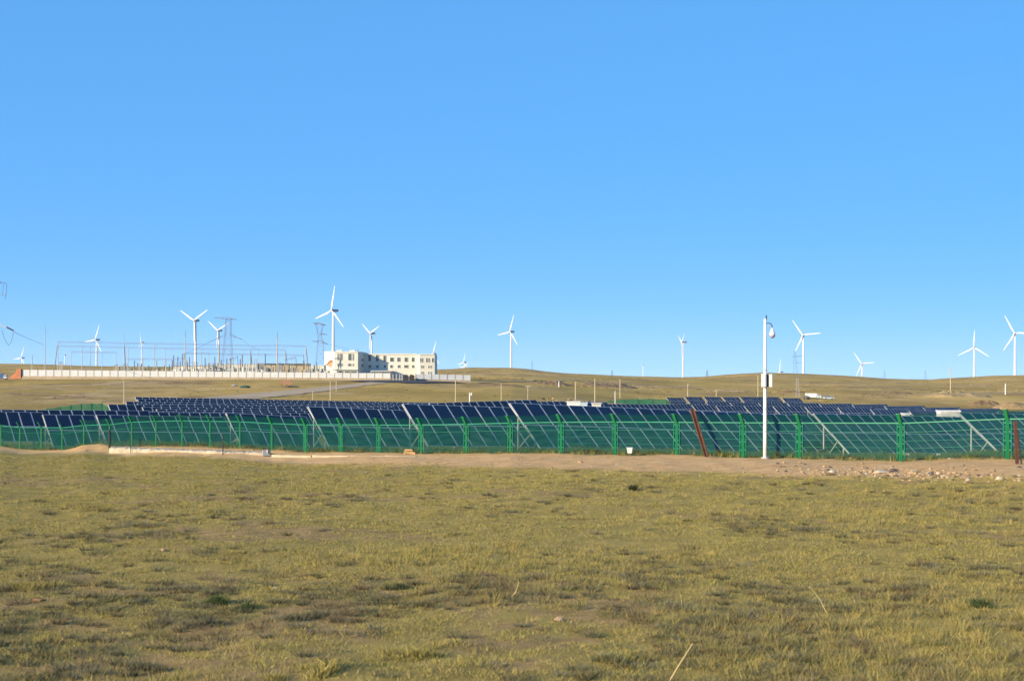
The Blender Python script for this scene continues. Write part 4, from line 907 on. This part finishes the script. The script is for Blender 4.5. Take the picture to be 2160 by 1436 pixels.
def mound(px, py, wpx, hpx, mat, label, cat, depth=.7, rough=.35, seed=1):
    """a lumpy heap of earth or rock whose skirt runs under the ground"""
    h = hit(px, py); k_ = h.y / F; W_ = wpx * k_; H_ = hpx * k_; nn, mm = 34, 20; vv = []; ff = []
    V, U = np.meshgrid(np.linspace(-1, 1, mm + 1), np.linspace(-1, 1, nn + 1), indexing='ij'); U = U.ravel(); V = V.ravel()
    x = h.x + U * W_ * .5; y = h.y + V * W_ * depth * .5 + W_ * depth * .3; e_ = np.maximum(0, 1 - U * U - V * V) ** .8
    q = vnoise(U * 3.1 + seed * 9, V * 3.1 + seed); q2 = vnoise(U * 9 + seed * 5, V * 9 + seed)
    z = ground(x, y) - h.z - .25 * H_ * (1 - np.minimum(1, e_ * 3)) + H_ * e_ * (1 - rough + rough * (q * 1.4 + q2 * .8))
    vv = [tuple(p_) for p_ in np.stack([x - h.x, y - h.y, z], 1)]
    for j_ in range(mm):
        for i_ in range(nn): ff.append((j_ * (nn + 1) + i_, j_ * (nn + 1) + i_ + 1, (j_ + 1) * (nn + 1) + i_ + 1, (j_ + 1) * (nn + 1) + i_))
    tag(MB().add(vv, ff).build('mound', mat, loc=h), label, cat)
m_spoil = M('brown_spoil', (.25, .175, .09), .95, var=.22, scale=.6, bump=.4)
m_outc = M('tan_outcrop', (.30, .215, .10), .95, var=.3, scale=.35, bump=.6)
m_outd = M('dark_outcrop', (.17, .115, .06), .95, var=.35, scale=.4, bump=.6)
mound(2140, 864, 90, 15, m_spoil, 'large brown spoil mound at the right edge', 'mound', .6, .25, 2)
mound(2030, 838, 150, 9, m_outc, 'pale rocky outcrop on the right slope', 'outcrop', .8, .8, 3)
mound(2080, 856, 80, 8, m_outd, 'darker rocky bank left of the brown spoil mound', 'outcrop', .6, .9, 4)
mound(1898, 831, 70, 3.5, m_outd, 'dark rock streak on the right slope', 'rock', .5, .9, 5)
mound(1672, 829, 60, 4, m_outd, 'dark rock cluster right of the camera mast', 'rock', .5, .9, 6)
mound(1540, 826, 110, 3.5, m_outc, 'tan rock ledge left of the camera mast', 'rock', .6, .9, 7)
mound(1290, 816, 130, 6, m_outd, 'broad dark rocky patch on the middle slope', 'rock', .9, .9, 8)
mound(1170, 812, 90, 6, m_outd, 'dark rock shelf around the white marker post', 'rock', .9, .9, 9)
mound(1055, 813.5, 115, 3.2, m_outd, 'long dark bank on the grass right of the wall', 'bank', .25, .3, 10)

# ------------------------------------------------------------------ grass
rs = np.random.RandomState(21)
m_blade = bpy.data.materials.new('grass_blades'); m_blade.use_nodes = True; nb_ = m_blade.node_tree; b = nb_.nodes['Principled BSDF']
at = nb_.nodes.new('ShaderNodeAttribute'); at.attribute_name = 'tint'; nb_.links.new(at.outputs['Color'], b.inputs['Base Color']); b.inputs['Roughness'].default_value = .8; b.inputs['Specular IOR Level'].default_value = .15
def blades(name, X, Y, n_per, hgt, spread, width, tint, label, lean=.5, fine=False):
    """one mesh of narrow curved blades: two tapering faces each"""
    N = len(X) * n_per; i = np.repeat(np.arange(len(X)), n_per)
    a = rs.rand(N) * 2 * np.pi; rad = np.sqrt(rs.rand(N)) * spread[i]
    bx, by = X[i] + np.cos(a) * rad, Y[i] + np.sin(a) * rad; bz = ground(bx, by) - .015
    h_ = hgt[i] * rs.uniform(.5, 1.1, N); ln_ = h_ * rs.uniform(.1, 1, N) * lean * 1.6; la = a + rs.normal(0, .8, N)
    wd = width[i] * rs.uniform(.7, 1.3, N); wa = rs.rand(N) * np.pi; wx, wy = np.cos(wa) * wd / 2, np.sin(wa) * wd / 2
    dx, dy = np.cos(la) * ln_, np.sin(la) * ln_
    if fine:                                       # short carpet: one narrow face per blade
        v = np.stack([np.stack([bx - wx, by - wy, bz], 1), np.stack([bx + wx, by + wy, bz], 1), np.stack([bx + dx, by + dy, bz + h_], 1)], 1)
        me = bpy.data.meshes.new(name); me.vertices.add(N * 3); me.vertices.foreach_set('co', v.ravel()); me.loops.add(N * 3); me.loops.foreach_set('vertex_index', np.arange(N * 3, dtype=np.int32))
        me.polygons.add(N); me.polygons.foreach_set('loop_start', np.arange(N, dtype=np.int32) * 3); me.update(calc_edges=True)
        cl = me.attributes.new('tint', 'FLOAT_COLOR', 'POINT'); c4 = np.ones((N, 3, 4)); c4[:, :, :3] = np.clip(tint[i] * rs.uniform(.75, 1.25, (N, 1)), 0, 1)[:, None, :]
        cl.data.foreach_set('color', c4.ravel().astype(np.float32)); me.materials.append(m_blade)
        return tag(new(name, me), label, None, None, 'stuff')
    v = np.empty((N, 5, 3))
    v[:, 0] = np.stack([bx - wx, by - wy, bz], 1); v[:, 1] = np.stack([bx + wx, by + wy, bz], 1)
    mx_, my_, mz_ = bx + dx * .35, by + dy * .35, bz + h_ * .6
    v[:, 2] = np.stack([mx_ + wx * .7, my_ + wy * .7, mz_], 1); v[:, 3] = np.stack([mx_ - wx * .7, my_ - wy * .7, mz_], 1)
    v[:, 4] = np.stack([bx + dx, by + dy, bz + h_], 1)
    me = bpy.data.meshes.new(name); me.vertices.add(N * 5); me.vertices.foreach_set('co', v.ravel())
    base = np.arange(N)[:, None] * 5; lp_ = np.hstack([base + np.array([[0, 1, 2, 3]]), base + np.array([[3, 2, 4]])]).ravel()
    me.loops.add(N * 7); me.loops.foreach_set('vertex_index', lp_.astype(np.int32)); me.polygons.add(N * 2)
    st = np.empty(N * 2, np.int32); st[0::2] = np.arange(N) * 7; st[1::2] = np.arange(N) * 7 + 4; me.polygons.foreach_set('loop_start', st)
    tot = np.empty(N * 2, np.int32); tot[0::2] = 4; tot[1::2] = 3
    try: me.polygons.foreach_set('loop_total', tot)
    except Exception: pass
    me.update(calc_edges=True)
    cl = me.attributes.new('tint', 'FLOAT_COLOR', 'POINT'); c4 = np.ones((N, 5, 4)); c4[:, :, :3] = np.clip(tint[i] * rs.uniform(.8, 1.2, (N, 1)), 0, 1)[:, None, :]
    cl.data.foreach_set('color', c4.ravel().astype(np.float32)); me.materials.append(m_blade); me.validate()
    return tag(new(name, me), label, None, None, 'stuff')
def sample(N, y0, y1, pw, half=.41):
    u = rs.rand(N); Y = (y0 ** pw + u * (y1 ** pw - y0 ** pw)) ** (1 / pw); return (rs.rand(N) * 2 - 1) * half * Y, Y
X, Y = sample(150000, 16, 92, 1.25)
fd = .768 * (FA - FB * X - Y); nz1 = vnoise(X * .35 + 40, Y * .35 + 7); nz2 = vnoise(X * .12 + 90, Y * .10 + 31); nz3 = vnoise(X * 1.1 + 5, Y * 1.1 + 60); bb = bare(X, Y)
lim = 3.4 + 6.6 * np.clip((X + 26) / 30, 0, 1)
keep = (fd > lim - 1.5 + (nz1 - .5) * 7 + rs.rand(len(X)) * 2.5) & (rs.rand(len(X)) < (.40 + .8 * nz3) * (1 - .75 * bb))
X, Y, nz1, nz2, nz3 = X[keep], Y[keep], nz1[keep], nz2[keep], nz3[keep]
PAL = np.array([(.325, .267, .080), (.29, .250, .074), (.235, .216, .066), (.385, .302, .125), (.30, .255, .11), (.185, .17, .088)])
wts = np.stack([.30 + 0 * nz1, .30 + .3 * nz1, .1 + .5 * nz2, .04 + .16 * (1 - nz1), .12 + 0 * nz1, .03 + .2 * (nz2 > .6)], 1); wts /= wts.sum(1, keepdims=True)
pick = (rs.rand(len(X), 1) > wts.cumsum(1)).sum(1).clip(0, 5); tint = PAL[pick]
hg = .030 + .045 * nz3 + .03 * rs.rand(len(X))
blades('grass', X, Y, 10, hg, .06 + .08 * rs.rand(len(X)), .006 + .00022 * Y, tint, 'short dry olive steppe grass covering the foreground', 1.0, True)
# taller olive clumps, thickest near the camera
X, Y = sample(9000, 16, 62, .8); cl_ = vnoise(X * .22 + 61, Y * .22 + 14); keep = (.768 * (FA - FB * X - Y) > 9) & (rs.rand(len(X)) < np.clip(2.6 * (cl_ - .42), .03, 1) * np.clip(1.5 - Y / 45, .12, 1)); X, Y, cl_ = X[keep], Y[keep], cl_[keep]
ct_ = np.array([(.27, .225, .07), (.225, .20, .066), (.31, .245, .085), (.19, .175, .08)])[rs.randint(0, 4, len(X))]
blades('tall_grass', X, Y, 26, .10 + .13 * rs.rand(len(X)) * cl_ * 1.6, .07 + .09 * rs.rand(len(X)), .006 + .00012 * Y, ct_, 'taller olive grass clumps in the near foreground', .75, True)
# low dark sagebrush cushions between the grass
X, Y = sample(8000, 17, 64, .7); sc_ = vnoise(X * .3 + 3, Y * .3 + 77); keep = (.768 * (FA - FB * X - Y) > 9) & (rs.rand(len(X)) < np.clip(1.4 - Y / 45, .10, 1) * np.clip(2.4 * (sc_ - .37), .06, 1)); X, Y = X[keep], Y[keep]
sg = np.array([(.085, .085, .05), (.12, .115, .07), (.11, .09, .048), (.14, .11, .065), (.15, .145, .095)])[rs.randint(0, 5, len(X))]
blades('sagebrush', X, Y, 90, .05 + .12 * rs.rand(len(X)), .08 + .26 * rs.rand(len(X)) ** 2, .008 + .00012 * Y, sg, 'low dark sagebrush cushions scattered through the grass', 1.1, True)
# weeds along the fence foot, both sides of the net
t = rs.uniform(-.40, .42, 5200); Yf = FA / (1 + FB * t); off = rs.normal(2.2, 2.2, len(t)); X = t * Yf + .64 * off; Y = Yf + .768 * off
keep = (off > -.5) & (rs.rand(len(t)) < .25 + .9 * vnoise(X * .4, Y * .4)) ; X, Y = X[keep], Y[keep]
wd_ = np.array([(.13, .15, .035), (.19, .19, .05), (.26, .22, .08), (.10, .12, .035)])[rs.randint(0, 4, len(X))]
blades('fence_weeds', X, Y, 12, .12 + .26 * rs.rand(len(X)) ** 2, .10 + .1 * rs.rand(len(X)), .016 + 0 * X, wd_, 'green and straw weeds along the fence foot')
# scrub and stones speckling the far slopes
X, Y = sample(26000, 330, 1480, 1.0, .40); sc_ = vnoise(X * .02 + 3, Y * .012 + 7) * .6 + vnoise(X * .09 + 50, Y * .05) * .4
tt_ = X / Y; keep = (rs.rand(len(X)) < np.clip(3.0 * (sc_ - .42), .02, 1) ** 1.5) & ((Y > 640) | (tt_ > .02)) & ~((Y < 640) & (tt_ < .0)) ; X, Y = X[keep], Y[keep]
hs_ = np.array([(.16, .12, .06), (.21, .17, .075), (.26, .18, .09), (.42, .31, .17), (.12, .10, .05)])[rs.randint(0, 5, len(X))]
blades('hill_scrub', X, Y, 7, .12 + .45 * rs.rand(len(X)) ** 2, .3 + .9 * rs.rand(len(X)), .25 + .35 * rs.rand(len(X)), hs_, 'sparse scrub and stones speckling the far slopes', 1.2, True)
X, Y = sample(3000, 300, 548, 1.0, .40); keep = (X / Y < 0) & (rs.rand(len(X)) < .25); X, Y = X[keep], Y[keep]
blades('slope_scrub', X, Y, 7, .10 + .25 * rs.rand(len(X)) ** 2, .2 + .5 * rs.rand(len(X)), np.full(len(X), .22), np.tile((.17, .13, .06), (len(X), 1)), 'sparse low scrub on the slope below the substation', 1.2, True)
# a few plants one can point at
def plant(px, py, wpx, col, label, hh=.22, nb=160, lean=.9):
    h = hit(px, py); r_ = wpx / F * h.y / 2; sub = rs.normal(0, r_ * .55, (7, 2)); k_ = rs.randint(0, 7, nb); X = h.x + sub[k_, 0] * 1.5 + rs.normal(0, r_ * .22, nb); Y = h.y + sub[k_, 1] * 1.2 + rs.normal(0, r_ * .22, nb)
    o = blades('weed_clump', X, Y, 4, hh * (.35 + .75 * rs.rand(7))[k_], np.full(nb, r_ * .25), np.full(nb, .010), np.tile(col, (nb, 1)) * rs.uniform(.7, 1.5, (nb, 1)), label, lean); del o['kind']; o['category'] = 'plant'
plant(452, 1275, 34, (.06, .085, .03), 'dark green bushy weed left of centre in the foreground')
plant(530, 1285, 24, (.05, .08, .03), 'small green weed right of the dark bushy one', .15)
plant(2075, 1282, 34, (.045, .07, .028), 'dark green weed at the right foreground')
plant(1336, 1034, 12, (.02, .03, .014), 'small dark weed in the short grass right of centre', .3, 60)
plant(828, 1244, 36, (.06, .075, .04), 'dark low weed left of the middle foreground', .14)
plant(860, 1385, 90, (.26, .22, .07), 'broad olive grass clump at the bottom centre', .19, 320)
plant(650, 1425, 80, (.28, .235, .075), 'broad straw-green grass clump at the bottom left', .19, 300)
plant(1280, 1395, 60, (.19, .175, .08), 'grey-green grass clump at the bottom right of centre', .17, 220)
plant(310, 1415, 60, (.11, .105, .06), 'dark sage clump at the bottom left', .15, 240)
plant(60, 1240, 70, (.26, .22, .07), 'tall olive grass clump at the left edge', .18, 240)
for pts, lab in ([((1408, 1440), (1432, 1402), (1459, 1360)), 'long bent dry stalk at the bottom right of centre'], [((1745, 1292), (1729, 1262), (1709, 1238)), 'long dry stalk leaning left in the right foreground'],
                 [((616, 1022), (615, 1012), (613.5, 1001)), 'single upright straw stalk in the left middle grass'], [((1075, 1262), (1088, 1248), (1094, 1228)), 'short pale stalk in the middle foreground'], [((1439, 1280), (1438, 1268), (1436, 1255)), 'short upright straw stalk in the right foreground']):
    h = hit(*pts[0]); pp = [P(x, y, h.y - .05 * k_) for k_, (x, y) in enumerate(pts)]; pp[0].z = h.z - .02
    o = MB().tube([q - h for q in pp], [.010, .009, .006], 6).tube([pp[-1] - h, pp[-1] - h + (pp[-1] - pp[-2]) * .08], [.011, .004], 6).build('dry_stalk', m_straw, loc=h); tag(o, lab, 'plant')

# ------------------------------------------------------------------ HAZE: thin summer air over the whole plain
hz0, hz1 = float(verts[:, 2].min()) - 1.0, 146.0
hz = MB().box((0, 0, (hz0 + hz1) / 2), (16400, 16400, hz1 - hz0)).build('haze', None)
hz.data.materials.clear(); m_hz = bpy.data.materials.new('thin_air'); m_hz.use_nodes = True; nh = m_hz.node_tree; nh.nodes.clear()
pv = nh.nodes.new('ShaderNodeVolumePrincipled'); pv.inputs['Color'].default_value = (.80, .88, 1, 1); pv.inputs['Density'].default_value = 2.4e-5; pv.inputs['Anisotropy'].default_value = 0
oh = nh.nodes.new('ShaderNodeOutputMaterial'); nh.links.new(pv.outputs[0], oh.inputs['Volume']); hz.data.materials.append(m_hz)
tag(hz, 'thin pale air over the plain', None, None, 'stuff')
